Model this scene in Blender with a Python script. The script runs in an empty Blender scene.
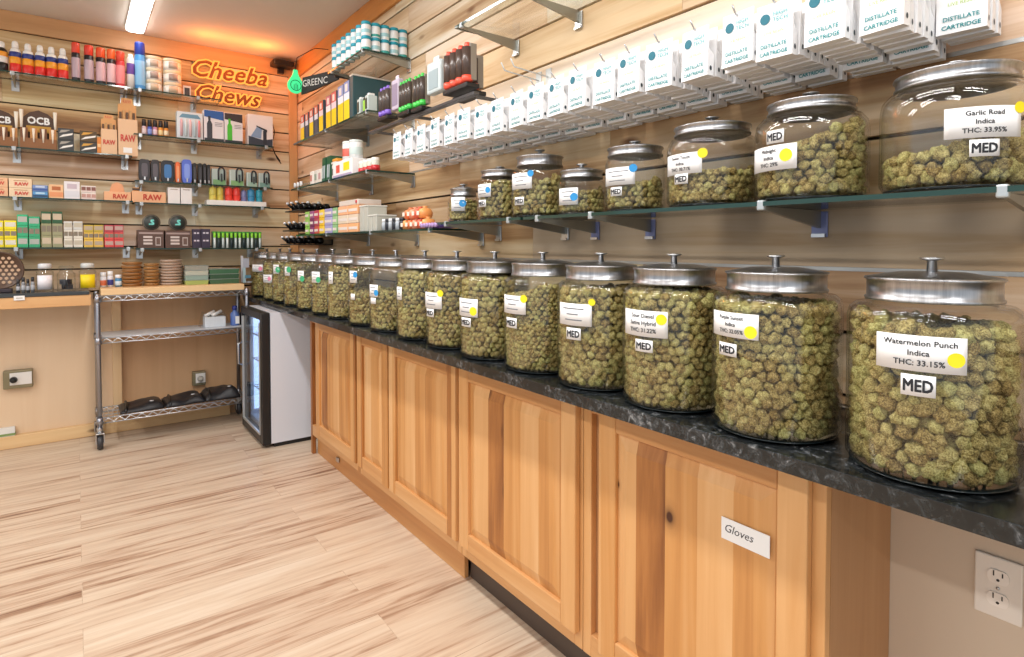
import bpy, math, random
import numpy as np
from mathutils import Vector, Matrix, noise as mnoise
random.seed(7); np.random.seed(7)
PI = math.pi
SC = bpy.context.scene
COL = SC.collection

# ------------------------------------------------------------------ camera, light, exposure
cam_data = bpy.data.cameras.new('camera')
cam_data.sensor_width = 36.0
cam_data.lens = 586.23 / 1024 * 36
cam_data.shift_y = -67.75 / 1024
cam_data.clip_start = 0.05
cam = bpy.data.objects.new('camera', cam_data)
cam.location = (0, 0, 1.194)
cam.rotation_euler = (math.radians(90 - 1.4735), 0, math.radians(-36.655))
COL.objects.link(cam)
SC.camera = cam
SC.view_settings.view_transform = 'Standard'
SC.view_settings.look = 'None'
SC.view_settings.gamma = 1
SC.view_settings.use_curve_mapping = False
SC.view_settings.exposure = 0.0
SC.cycles.use_denoising = True
SC.cycles.max_bounces = 10
SC.cycles.transparent_max_bounces = 40
SC.cycles.sample_clamp_indirect = 6
SC.cycles.caustics_reflective = False
SC.cycles.caustics_refractive = False

world = bpy.data.worlds.new('room_ambient_fill')  # even ambient fill added through the open sides of the room
SC.world = world
world.use_nodes = True
bg = world.node_tree.nodes['Background']
bg.inputs['Color'].default_value = (0.90, 0.95, 1.0, 1)
bg.inputs['Strength'].default_value = 0.85

def area_lamp(name, loc, sx, sy, power, col=(1, 0.975, 0.95)):
    d = bpy.data.lights.new(name, 'AREA')
    d.shape = 'RECTANGLE'; d.size = sx; d.size_y = sy; d.energy = power; d.color = col
    o = bpy.data.objects.new(name, d); o.location = loc
    COL.objects.link(o)
    return o
CEIL = 2.565
# unseen ceiling lamps: strip row continued out of view, second row added as fill
for ly in (2.3, 0.75, -0.8):
    area_lamp('unseen_ceiling_lamp', (0.32, ly, CEIL - 0.06), 0.12, 1.25, 22)
for ly in (3.4, 1.6, -0.2):
    area_lamp('unseen_ceiling_lamp', (-1.5, ly, CEIL - 0.06), 0.12, 1.25, 26)

# ------------------------------------------------------------------ helpers
def lin(c):
    if isinstance(c, str):
        c = tuple(int(c[i:i + 2], 16) / 255 for i in (0, 2, 4))
    return tuple(((x / 12.92) if x <= 0.04045 else ((x + 0.055) / 1.055) ** 2.4) for x in c[:3]) + (1.0,)

MATS = {}
def P(col, rough=0.5, metal=0.0, emit=0.0, spec=0.5, name=None):
    key = ('P', col, rough, metal, emit, spec)
    if key in MATS: return MATS[key]
    m = bpy.data.materials.new(name or 'plain_' + (col if isinstance(col, str) else 'c'))
    m.use_nodes = True
    b = m.node_tree.nodes['Principled BSDF']
    b.inputs['Base Color'].default_value = lin(col)
    b.inputs['Roughness'].default_value = rough
    b.inputs['Metallic'].default_value = metal
    b.inputs['Specular IOR Level'].default_value = spec
    if emit:
        b.inputs['Emission Color'].default_value = lin(col)
        b.inputs['Emission Strength'].default_value = emit
    MATS[key] = m
    return m

class NT:
    """small helper around a material's node tree"""
    def __init__(s, name, rough=0.5):
        s.m = bpy.data.materials.new(name); s.m.use_nodes = True
        s.t = s.m.node_tree; s.b = s.t.nodes['Principled BSDF']
        s.b.inputs['Roughness'].default_value = rough
    def n(s, typ, **kw):
        nd = s.t.nodes.new(typ)
        for k, v in kw.items():
            if k.startswith('i_'):
                key = k[2:]
                key = int(key) if key.isdigit() else key.replace('_', ' ')
                nd.inputs[key].default_value = v
            else: setattr(nd, k, v)
        return nd
    def l(s, a, b): s.t.links.new(a, b)
    def math(s, op, a, b=None):
        nd = s.n('ShaderNodeMath', operation=op)
        for i, x in enumerate((a, b)):
            if x is None: continue
            if isinstance(x, (int, float)): nd.inputs[i].default_value = x
            else: s.l(x, nd.inputs[i])
        return nd.outputs[0]
    def ramp(s, fac, stops):
        nd = s.n('ShaderNodeValToRGB')
        cr = nd.color_ramp
        while len(cr.elements) < len(stops): cr.elements.new(0.5)
        for e, (p_, c) in zip(cr.elements, stops):
            e.position = p_; e.color = c if len(c) == 4 else tuple(c) + (1,)
        s.l(fac, nd.inputs['Fac'])
        return nd.outputs['Color']
    def mix(s, fac, a, b, blend='MIX'):
        nd = s.n('ShaderNodeMix', data_type='RGBA', blend_type=blend)
        for sock, x in ((nd.inputs[0], fac), (nd.inputs[6], a), (nd.inputs[7], b)):
            if isinstance(x, (int, float)): sock.default_value = x
            elif isinstance(x, tuple): sock.default_value = x
            else: s.l(x, sock)
        return nd.outputs[2]
    def obj_coord(s, scale=(1, 1, 1)):
        tc = s.n('ShaderNodeTexCoord'); mp = s.n('ShaderNodeMapping')
        mp.inputs['Scale'].default_value = scale
        s.l(tc.outputs['Object'], mp.inputs['Vector'])
        return mp.outputs['Vector']
    def noise(s, vec, scale=1.0, detail=4.0, rough=0.55, dist=0.0):
        nd = s.n('ShaderNodeTexNoise')
        nd.inputs['Scale'].default_value = scale; nd.inputs['Detail'].default_value = detail
        nd.inputs['Roughness'].default_value = rough; nd.inputs['Distortion'].default_value = dist
        s.l(vec, nd.inputs['Vector'])
        return nd.outputs['Fac']
    def bump(s, h, strength=0.3, dist=0.01):
        nd = s.n('ShaderNodeBump'); nd.inputs['Strength'].default_value = strength
        nd.inputs['Distance'].default_value = dist
        s.l(h, nd.inputs['Height']); s.l(nd.outputs['Normal'], s.b.inputs['Normal'])

def wood(name, stops, along, rough=0.45, gs=1.0, knots=0.0, board=None, islands=0.0, tint=False, contrast=1.0, spots=()):
    """long-grained timber; along = axis of the grain; board = (axis, width) cuts it into strips"""
    t = NT(name, rough)
    sc = [26 * gs, 26 * gs, 26 * gs]; sc[along] = 1.3 * gs
    v = t.obj_coord(tuple(sc))
    geo = t.n('ShaderNodeNewGeometry')
    rnd = geo.outputs['Random Per Island']
    add = t.n('ShaderNodeVectorMath', operation='ADD')
    comb = t.n('ShaderNodeCombineXYZ')
    r7 = t.math('MULTIPLY', rnd, 37.0)
    shift = r7
    seg = None
    if board:
        tc = t.n('ShaderNodeTexCoord'); sp = t.n('ShaderNodeSeparateXYZ')
        t.l(tc.outputs['Object'], sp.inputs[0])
        w = t.math('FLOOR', t.math('DIVIDE', t.math('ADD', sp.outputs[board[0]], t.math('MULTIPLY', rnd, 1.7)), board[1]))
        wn = t.n('ShaderNodeTexWhiteNoise', noise_dimensions='1D'); t.l(w, wn.inputs['W'])
        seg = wn.outputs['Value']
        shift = t.math('ADD', r7, t.math('MULTIPLY', seg, 19.0))
    for i in range(3): t.l(shift, comb.inputs[i])
    t.l(v, add.inputs[0]); t.l(comb.outputs[0], add.inputs[1])
    n1 = t.noise(add.outputs[0], 1.0, 5, 0.6, 0.6)
    sc2 = [5 * gs] * 3; sc2[along] = 0.45 * gs
    v2 = t.obj_coord(tuple(sc2)); add2 = t.n('ShaderNodeVectorMath', operation='ADD')
    t.l(v2, add2.inputs[0]); t.l(comb.outputs[0], add2.inputs[1])
    n2 = t.noise(add2.outputs[0], 1.0, 3, 0.5, 1.2)
    fac = t.math('ADD', t.math('MULTIPLY', n1, 0.5), t.math('MULTIPLY', n2, 0.5))
    if seg is not None:
        fac = t.math('ADD', t.math('MULTIPLY', fac, 0.72), t.math('MULTIPLY', seg, 0.28))
    elif islands:
        fac = t.math('ADD', t.math('MULTIPLY', fac, 1 - islands), t.math('MULTIPLY', rnd, islands))
    fac = t.math('ADD', t.math('MULTIPLY', t.math('SUBTRACT', fac, 0.5), 1.7 * contrast), 0.5)
    c = t.ramp(fac, stops)
    if knots:
        sc3 = [6.5] * 3; sc3[along] = 2.4
        v3 = t.obj_coord(tuple(sc3)); add3 = t.n('ShaderNodeVectorMath', operation='ADD')
        t.l(v3, add3.inputs[0]); t.l(comb.outputs[0], add3.inputs[1])
        vo = t.n('ShaderNodeTexVoronoi'); vo.inputs['Scale'].default_value = 1.0
        t.l(add3.outputs[0], vo.inputs['Vector'])
        k = t.ramp(vo.outputs['Distance'], [(0.0, (1, 1, 1, 1)), (0.05 * knots, (0.8, 0.8, 0.8, 1)), (0.11 * knots, (0, 0, 0, 1))])
        c = t.mix(k, c, lin('6b3f1c'))
    for (sy, sz, sr) in spots:      # single knots: place on the face (y, z) and radius
        tcs = t.n('ShaderNodeTexCoord'); sps = t.n('ShaderNodeSeparateXYZ'); t.l(tcs.outputs['Object'], sps.inputs[0])
        dy = t.math('SUBTRACT', sps.outputs[1], sy); dz_ = t.math('SUBTRACT', sps.outputs[2], sz)
        dist = t.math('SQRT', t.math('ADD', t.math('MULTIPLY', dy, dy), t.math('MULTIPLY', t.math('MULTIPLY', dz_, dz_), 0.5)))
        k = t.ramp(t.math('DIVIDE', dist, sr * 4), [(0.0, (1, 1, 1, 1)), (0.20, (1, 1, 1, 1)), (0.30, (0.55, 0.55, 0.55, 1)), (0.42, (0.35, 0.35, 0.35, 1)), (0.6, (0.12, 0.12, 0.12, 1)), (1.0, (0, 0, 0, 1))])
        c = t.mix(k, c, lin('4a2412'))
    if tint:
        at = t.n('ShaderNodeAttribute', attribute_name='tint')
        c = t.mix(1.0, c, at.outputs['Color'], 'MULTIPLY')
    t.l(c, t.b.inputs['Base Color'])
    t.bump(n1, 0.12, 0.004)
    return t.m

class MB:
    def __init__(s): s.v = []; s.f = []; s.m = []; s.sm = []; s.col = []
    def add(s, vs, fs, mi=0, smooth=False, col=None):
        o = len(s.v); s.v.extend([tuple(x) for x in vs])
        for f in fs:
            s.f.append(tuple(i + o for i in f)); s.m.append(mi); s.sm.append(smooth); s.col.append(col)
        return s
    def box(s, x0, x1, y0, y1, z0, z1, mi=0, rot=0.0, col=None):
        cx, cy = (x0 + x1) / 2, (y0 + y1) / 2
        c, sn = math.cos(rot), math.sin(rot)
        vs = []
        for z in (z0, z1):
            for x, y in ((x0, y0), (x1, y0), (x1, y1), (x0, y1)):
                dx, dy = x - cx, y - cy
                vs.append((cx + dx * c - dy * sn, cy + dx * sn + dy * c, z))
        return s.add(vs, [(3, 2, 1, 0), (4, 5, 6, 7), (0, 1, 5, 4), (1, 2, 6, 5), (2, 3, 7, 6), (3, 0, 4, 7)], mi, False, col)
    def lathe(s, prof, cx=0, cy=0, n=24, mi=0, smooth=True, axis='z'):
        vs = []; fs = []; rings = []
        for (r, z) in prof:
            if r < 1e-6:
                rings.append([len(vs)]); vs.append((0, 0, z))
            else:
                rings.append(list(range(len(vs), len(vs) + n)))
                vs += [(r * math.cos(2 * PI * i / n), r * math.sin(2 * PI * i / n), z) for i in range(n)]
        for a, b in zip(rings, rings[1:]):
            if len(a) == 1 and len(b) == 1: continue
            for i in range(n):
                j = (i + 1) % n
                if len(a) == 1: fs.append((a[0], b[j], b[i]))
                elif len(b) == 1: fs.append((a[i], a[j], b[0]))
                else: fs.append((a[i], a[j], b[j], b[i]))
        if axis == 'x': vs = [(z, y, x) for x, y, z in vs]
        if axis == 'y': vs = [(x, z, y) for x, y, z in vs]
        return s.add([(x + cx, y + cy, z) for x, y, z in vs], fs, mi, smooth)
    def xf(s, fn): s.v = [tuple(fn(Vector(p))) for p in s.v]; return s
    def tube(s, pts, r, n=8, mi=0, closed=False):
        pts = [Vector(q) for q in pts]; vs = []; fs = []; prev = None
        for i, q in enumerate(pts):
            a = pts[i - 1] if (i > 0 or closed) else q
            b = pts[(i + 1) % len(pts)] if (i < len(pts) - 1 or closed) else q
            d = (b - a).normalized()
            if prev is None:
                up = Vector((0, 0, 1)) if abs(d.z) < 0.9 else Vector((1, 0, 0))
                u = d.cross(up).normalized()
            else:
                u = (prev - d * prev.dot(d)).normalized()
            prev = u; w = d.cross(u)
            rr = r[i] if isinstance(r, (list, tuple)) else r
            vs += [q + (u * math.cos(2 * PI * k / n) + w * math.sin(2 * PI * k / n)) * rr for k in range(n)]
        m = len(pts)
        for i in range(m if closed else m - 1):
            for k in range(n):
                k2 = (k + 1) % n; i2 = (i + 1) % m
                fs.append((i * n + k, i * n + k2, i2 * n + k2, i2 * n + k))
        if not closed:
            fs.append(tuple(range(n - 1, -1, -1))); fs.append(tuple((m - 1) * n + k for k in range(n)))
        return s.add(vs, fs, mi, True)
    def prism(s, poly, O, U, V, N, d0, d1, mi=0):
        """outline poly [(a,b)] in the frame O,U,V pushed from d0 to d1 along N"""
        O, U, V, N = Vector(O), Vector(U), Vector(V), Vector(N)
        n = len(poly)
        vs = [O + U * a + V * b + N * d0 for a, b in poly] + [O + U * a + V * b + N * d1 for a, b in poly]
        fs = [tuple(range(n - 1, -1, -1)), tuple(range(n, 2 * n))]
        fs += [(i, (i + 1) % n, (i + 1) % n + n, i + n) for i in range(n)]
        return s.add(vs, fs, mi)

def mesh_obj(name, mb, mats, root=None, bevel=0.0, bseg=2, org=None, solid=False):
    me = bpy.data.meshes.new(name)
    o_ = Vector(root.location) if root is not None and root.parent is None else Vector((0, 0, 0))
    if root is not None and root.parent is not None:
        q = root; o_ = Vector((0, 0, 0))
        while q is not None: o_ += Vector(q.location); q = q.parent
    if org is not None: o_ = Vector(org)
    me.from_pydata([tuple(Vector(p) - o_) for p in mb.v], [], mb.f)
    if not isinstance(mats, (list, tuple)): mats = [mats]
    for m in mats: me.materials.append(m)
    me.polygons.foreach_set('material_index', mb.m)
    me.polygons.foreach_set('use_smooth', mb.sm)
    if any(c is not None for c in mb.col):
        at = me.color_attributes.new('tint', 'FLOAT_COLOR', 'CORNER')
        arr = []
        for pl, c in zip(me.polygons, mb.col):
            cc = c if c is not None else (1, 1, 1, 1)
            arr.extend(list(cc) * pl.loop_total)
        at.data.foreach_set('color', arr)
    me.update()
    o = bpy.data.objects.new(name, me)
    COL.objects.link(o)
    if org is not None: o.location = org
    if root is not None: o.parent = root
    if bevel:
        md = o.modifiers.new('bevel', 'BEVEL'); md.width = bevel; md.segments = bseg; md.limit_method = 'ANGLE'
        md.angle_limit = math.radians(40)
    return o

def tag(o, label, cat, group=None, kind=None):
    o['label'] = label; o['category'] = cat
    if group: o['group'] = group
    if kind: o['kind'] = kind
    return o
def thing(name, loc, label, cat, group=None):
    o = bpy.data.objects.new(name, None); o.empty_display_size = 0.05
    o.location = loc; COL.objects.link(o)
    return tag(o, label, cat, group)
def single(name, mb, mats, loc, label, cat, group=None, bevel=0.0, kind=None):
    return tag(mesh_obj(name, mb, mats, None, bevel, org=loc), label, cat, group, kind)
def struct(name, mb, mats, bevel=0.0):
    o = mesh_obj(name, mb, mats, None, bevel)
    o['kind'] = 'structure'
    return o
def part(name, mb, mats, root, bevel=0.0, label=None):
    o = mesh_obj(name, mb, mats, root, bevel)
    if label: o['label'] = label
    return o

def text_raw(s, bold=0.0, shear=0.0, res=2, outline=0.0):
    cu = bpy.data.curves.new('t', 'FONT')
    cu.body = s; cu.size = 1.0; cu.shear = shear; cu.resolution_u = res; cu.offset = bold
    if outline: cu.fill_mode = 'NONE'; cu.bevel_depth = outline; cu.bevel_resolution = 1
    ob = bpy.data.objects.new('t', cu)
    me = bpy.data.meshes.new_from_object(ob)
    vs = [tuple(v.co) for v in me.vertices]; fs = [tuple(p_.vertices) for p_ in me.polygons]
    bpy.data.objects.remove(ob); bpy.data.curves.remove(cu); bpy.data.meshes.remove(me)
    return vs, fs
TCACHE = {}
def text_fit(s, w, h, bold=0.0, shear=0.0, align='c', stretch=True, outline=0.0):
    """glyph outlines centred on 0, cap height h, no wider than w"""
    k = (s, bold, shear, outline)
    if k not in TCACHE:
        vs, fs = text_raw(s, bold if outline else 0.0, shear, outline=outline)
        if bold and not outline:
            n = len(vs); V = []; F = []
            for q, (dx, dy) in enumerate(((-bold, -bold), (bold, -bold), (-bold, bold), (bold, bold))):
                V += [(a + dx, b + dy, c + q * 0.012) for a, b, c in vs]; F += [tuple(i + q * n for i in f) for f in fs]
            vs, fs = V, F
        TCACHE[k] = (vs, fs)
    vs, fs = TCACHE[k]
    x0 = min(v[0] for v in vs); x1 = max(v[0] for v in vs)
    sy = h / 0.70; sx = sy
    if (x1 - x0) * sx > w: sx = w / (x1 - x0)
    off = {'c': (x0 + x1) / 2, 'l': x0, 'r': x1}[align]
    return [((v[0] - off) * sx, (v[1] - 0.35) * sy, v[2] * sy) for v in vs], fs
def flat_text(mb, s, O, U, V, w, h, N=None, d=0.0008, mi=0, **kw):
    O, U, V = Vector(O), Vector(U), Vector(V)
    N = Vector(N) if N is not None else U.cross(V)
    vs, fs = text_fit(s, w, h, **kw)
    mb.add([O + U * a + V * b + N * (d + c) for a, b, c in vs], fs, mi)
    return mb
def ring_pts(O, U, V, r, n=24, ry=None):
    O, U, V = Vector(O), Vector(U), Vector(V)
    return [O + U * (r * math.cos(2 * PI * i / n)) + V * ((ry or r) * math.sin(2 * PI * i / n)) for i in range(n)]
RU, RV, RN = Vector((0, -1, 0)), Vector((0, 0, 1)), Vector((-1, 0, 0))     # things on the right wall look to -X
BU, BV, BN = Vector((1, 0, 0)), Vector((0, 0, 1)), Vector((0, -1, 0))      # things on the back wall look to -Y
ORD = ['first', 'second', 'third', 'fourth', 'fifth', 'sixth', 'seventh', 'eighth', 'ninth', 'tenth', 'eleventh', 'twelfth', 'thirteenth',
       'fourteenth', 'fifteenth', 'sixteenth', 'seventeenth', 'eighteenth', 'nineteenth', 'twentieth', 'twenty-first', 'twenty-second', 'twenty-third']

def thin_glass(name, tint, rough=0.01, ior=1.45):
    m = bpy.data.materials.new(name); m.use_nodes = True
    t = m.node_tree; t.nodes.clear()
    out = t.nodes.new('ShaderNodeOutputMaterial'); mx = t.nodes.new('ShaderNodeMixShader')
    tr = t.nodes.new('ShaderNodeBsdfTransparent'); gl = t.nodes.new('ShaderNodeBsdfGlossy'); fr = t.nodes.new('ShaderNodeFresnel')
    tr.inputs['Color'].default_value = tint; gl.inputs['Roughness'].default_value = rough
    # the same reflectance from both sides of the pane (straight-through thin glass)
    ge = t.nodes.new('ShaderNodeNewGeometry'); mi = t.nodes.new('ShaderNodeMix')
    mi.inputs[2].default_value = ior; mi.inputs[3].default_value = 1 / ior
    t.links.new(ge.outputs['Backfacing'], mi.inputs[0]); t.links.new(mi.outputs[0], fr.inputs['IOR'])
    t.links.new(fr.outputs[0], mx.inputs[0]); t.links.new(tr.outputs[0], mx.inputs[1]); t.links.new(gl.outputs[0], mx.inputs[2])
    t.links.new(mx.outputs[0], out.inputs['Surface'])
    return m
GLASS = thin_glass('jar_glass', (0.992, 0.996, 0.994, 1))
SHELF_GLASS = thin_glass('shelf_glass', (0.955, 0.975, 0.968, 1))
PLASTIC = thin_glass('clear_plastic', (0.93, 0.95, 0.96, 1), 0.12)
EDGE = P('1a3a34', 0.08, 0, 0, 0.6, 'glass_edge')
STEEL = P('c4c6c8', 0.28, 1.0, name='steel')
CHROME = P('a6a8b0', 0.34, 1.0, name='chrome')
SHELFWIRE = P('d0d2d6', 0.3, 0.85, name='bright_wire')
WHITE = P('f2f2f0', 0.45, name='white')
BLACK = P('18181a', 0.4, name='black')
INK = P('22242a', 0.6, name='ink')
PAPER = P('f0f1f2', 0.55, name='paper')

def brushed():
    t = NT('brushed_aluminium', 0.3)
    tc = t.n('ShaderNodeTexCoord'); sp = t.n('ShaderNodeSeparateXYZ'); t.l(tc.outputs['Object'], sp.inputs[0])
    an = t.math('ARCTAN2', sp.outputs[1], sp.outputs[0])
    cb = t.n('ShaderNodeCombineXYZ'); t.l(t.math('MULTIPLY', an, 5.0), cb.inputs[0])
    t.l(t.math('MULTIPLY', sp.outputs[2], 4.0), cb.inputs[1])
    n = t.noise(cb.outputs[0], 2.0, 4, 0.7)
    t.l(t.ramp(n, [(0.25, lin('8e9094')), (0.75, lin('bdbec1'))]), t.b.inputs['Base Color'])
    t.b.inputs['Metallic'].default_value = 1.0
    t.l(t.ramp(n, [(0.3, (0.27,) * 3 + (1,)), (0.7, (0.36,) * 3 + (1,))]), t.b.inputs['Roughness'])
    return t.m
ALU = brushed()

# ------------------------------------------------------------------ the setting
W, D = 1.355, 4.54           # right wall and back wall planes
X0, Y0 = -2.6, -1.6          # how far floor and ceiling run
def floor_mat():
    t = NT('vinyl_plank', 0.42)
    tc = t.n('ShaderNodeTexCoord')
    br = t.n('ShaderNodeTexBrick')
    br.offset = 0.37; br.squash = 1.0
    br.inputs['Scale'].default_value = 1.0
    br.inputs['Mortar Size'].default_value = 0.0012
    br.inputs['Brick Width'].default_value = 1.22; br.inputs['Row Height'].default_value = 0.16
    br.inputs['Color1'].default_value = (0, 0, 0, 1); br.inputs['Color2'].default_value = (1, 1, 1, 1)
    br.inputs['Mortar'].default_value = (0.2, 0.2, 0.2, 1)
    t.l(tc.outputs['Object'], br.inputs['Vector'])
    bw = t.n('ShaderNodeSeparateColor'); t.l(br.outputs['Color'], bw.inputs[0])
    rnd = bw.outputs[0]
    mp = t.n('ShaderNodeMapping'); mp.inputs['Scale'].default_value = (2.4, 36, 1)
    t.l(tc.outputs['Object'], mp.inputs['Vector'])
    ad = t.n('ShaderNodeVectorMath', operation='ADD'); cb = t.n('ShaderNodeCombineXYZ')
    r9 = t.math('MULTIPLY', rnd, 31.0)
    for i in range(3): t.l(r9, cb.inputs[i])
    t.l(mp.outputs[0], ad.inputs[0]); t.l(cb.outputs[0], ad.inputs[1])
    n1 = t.noise(ad.outputs[0], 1.0, 6, 0.65, 0.9)
    n2 = t.noise(ad.outputs[0], 0.28, 3, 0.5, 1.6)
    fac = t.math('ADD', t.math('MULTIPLY', n1, 0.50), t.math('ADD', t.math('MULTIPLY', n2, 0.45), t.math('MULTIPLY', rnd, 0.05)))
    fac = t.math('ADD', t.math('MULTIPLY', t.math('SUBTRACT', fac, 0.5), 2.3), 0.5)
    c = t.ramp(fac, [(0.06, lin('7a5844')), (0.24, lin('a98a72')), (0.40, lin('c6ae97')), (0.58, lin('d1bda6')), (0.85, lin('d9c9b5'))])
    c = t.mix(t.math('MULTIPLY', br.outputs['Fac'], 0.22), c, lin('8a6f58'))
    t.l(c, t.b.inputs['Base Color']); t.bump(n1, 0.05, 0.002)
    return t.m
fl = struct('floor', MB().box(X0, W + 0.1, Y0, D + 0.1, -0.05, 0), floor_mat())
ceil_m = P('dcd6ce', 0.9, name='ceiling_paint')
struct('ceiling', MB().box(X0, W + 0.1, Y0, D + 0.1, CEIL, CEIL + 0.05), ceil_m)

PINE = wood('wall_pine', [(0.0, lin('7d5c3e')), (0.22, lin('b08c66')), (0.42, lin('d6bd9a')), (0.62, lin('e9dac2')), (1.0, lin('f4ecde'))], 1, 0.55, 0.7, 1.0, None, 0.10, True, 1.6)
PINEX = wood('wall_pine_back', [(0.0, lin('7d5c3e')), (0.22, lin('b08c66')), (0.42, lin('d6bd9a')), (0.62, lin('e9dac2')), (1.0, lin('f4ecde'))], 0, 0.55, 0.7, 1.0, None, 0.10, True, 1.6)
ORANGE_PINE = wood('trim_pine', [(0.0, lin('a8632a')), (0.5, lin('d9934a')), (1.0, lin('ebb06a'))], 1, 0.45, 0.7, 0.8, None, 0.2)
ORANGE_PINEX = wood('trim_pine_back', [(0.0, lin('b08050')), (0.5, lin('d5a878')), (1.0, lin('e6c8a0'))], 0, 0.45, 0.7, 1.0, None, 0.2)
PLY = wood('plywood', [(0.0, lin('cda67e')), (0.5, lin('e3c5a2')), (1.0, lin('eed6b8'))], 2, 0.5, 0.35, 0.0, None, 0.1)
PLY_DARK = wood('plywood_brown', [(0.0, lin('b98c62')), (0.5, lin('d2a87e')), (1.0, lin('e0bb92'))], 2, 0.5, 0.35, 0.0, None, 0.1)
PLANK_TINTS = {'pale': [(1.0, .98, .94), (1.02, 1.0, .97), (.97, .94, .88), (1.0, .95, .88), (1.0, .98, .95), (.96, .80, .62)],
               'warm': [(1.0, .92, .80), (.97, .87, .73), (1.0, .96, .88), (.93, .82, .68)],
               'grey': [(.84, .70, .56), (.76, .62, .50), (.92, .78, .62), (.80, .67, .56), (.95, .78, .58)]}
def planks(axis, start, end, rows, thick_at, sgn):
    mb = MB()
    rr = random.Random(11 if axis == 1 else 23)
    for z0, z1, pal in rows:
        p_ = start - rr.uniform(0, 0.8)
        while p_ < end:
            q = min(p_ + rr.choice((0.9, 1.2, 1.6, 1.8)), end)
            a = max(p_, start)
            if q > a:
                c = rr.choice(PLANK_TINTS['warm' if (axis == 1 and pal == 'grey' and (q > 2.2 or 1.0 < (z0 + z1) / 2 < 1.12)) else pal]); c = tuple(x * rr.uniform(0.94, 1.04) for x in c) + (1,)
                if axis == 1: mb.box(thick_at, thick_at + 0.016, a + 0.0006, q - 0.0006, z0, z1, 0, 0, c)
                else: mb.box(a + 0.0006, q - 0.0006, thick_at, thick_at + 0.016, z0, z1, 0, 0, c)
            p_ = q
    return mb
GAP = 0.0045
def rows_for(top, pitch, bottom, pal):
    out = []; z = top
    k = 0
    while z > bottom + 0.02:
        zb = max(z - pitch, bottom)
        out.append((zb + GAP, z - GAP, pal(0.5 * (z + zb)))); z = zb; k += 1
    return out
mb = planks(1, Y0, D, rows_for(2.5356, 0.1393, 0.84, lambda z: 'pale' if z > 1.7 else ('warm' if z > 1.56 else 'grey')), W, 1)  # lower rows: browner barnwood, with shade of the shelves put into the tint
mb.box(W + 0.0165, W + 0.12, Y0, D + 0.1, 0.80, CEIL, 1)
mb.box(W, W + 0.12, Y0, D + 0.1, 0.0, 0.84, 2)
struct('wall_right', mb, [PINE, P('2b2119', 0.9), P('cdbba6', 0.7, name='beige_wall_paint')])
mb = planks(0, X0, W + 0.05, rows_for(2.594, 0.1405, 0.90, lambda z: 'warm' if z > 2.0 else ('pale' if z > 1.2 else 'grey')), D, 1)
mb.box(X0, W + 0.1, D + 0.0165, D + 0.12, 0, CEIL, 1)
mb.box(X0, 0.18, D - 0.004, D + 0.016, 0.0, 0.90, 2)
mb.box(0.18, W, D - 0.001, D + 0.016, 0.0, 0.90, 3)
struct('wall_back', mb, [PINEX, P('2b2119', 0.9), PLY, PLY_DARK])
struct('trim_1', MB().box(W - 0.018, W, Y0, D, 2.445, CEIL), ORANGE_PINE, 0.003)
struct('trim_2', MB().box(X0, W - 0.018, D - 0.018, D, 2.452, CEIL), ORANGE_PINEX, 0.003)
struct('trim_3', MB().box(W - 0.062, W - 0.003, D - 0.02, D, 0.90, 2.45), wood('corner_pine', [(0, lin('c98e54')), (1, lin('e8bd88'))], 2, 0.5), 0.003)
for i, z in enumerate((1.1425, 1.5604)):
    struct('trim_%d' % (4 + i), MB().box(W - 0.001, W + 0.012, Y0, D - 0.03, z - 0.0042, z + 0.0042), P('c9c9c6', 0.35, 1.0))
struct('trim_6', MB().box(0.178, 0.226, D - 0.05, D - 0.004, 0.075, 0.90), wood('stud_pine', [(0, lin('d3a978')), (1, lin('ecd0a6'))], 2, 0.5), 0.003)
struct('baseboard_back', MB().box(X0, 0.86, D - 0.045, D - 0.004, 0, 0.075), wood('base_pine', [(0, lin('d0a068')), (1, lin('efcf9e'))], 0, 0.5, 0.7, 1.0), 0.004)

# the visible ceiling light
t = thing('ceiling_light', (0.32, 3.80, CEIL - 0.06), 'white strip light glowing on the ceiling near the back wall', 'ceiling light')
part('housing', MB().box(0.266, 0.374, 3.15, 4.41, CEIL - 0.012, CEIL - 0.001), WHITE, t, 0.006)
mb = MB()
prof = [(-0.049, 0), (-0.046, -0.012), (-0.03, -0.020), (0.03, -0.020), (0.046, -0.012), (0.049, 0)]
mb.prism([(a, b) for a, b in prof], (0.32, 3.16, CEIL - 0.0122), (1, 0, 0), (0, 0, 1), (0, 1, 0), 0, 1.24)
part('diffuser', mb, P('fffaf2', 0.4, 0, 9.0, name='lit_diffuser'), t)

# small dark fixture in the corner under the ceiling
t = thing('wall_speaker', (1.20, 4.44, 2.44), 'small black box fixed under the ceiling in the back corner', 'speaker')
part('case', MB().box(1.155, 1.30, 4.40, 4.515, 2.495, 2.535), BLACK, t, 0.01)
part('bracket', MB().box(1.21, 1.25, 4.49, 4.522, 2.46, 2.52), BLACK, t)

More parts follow.
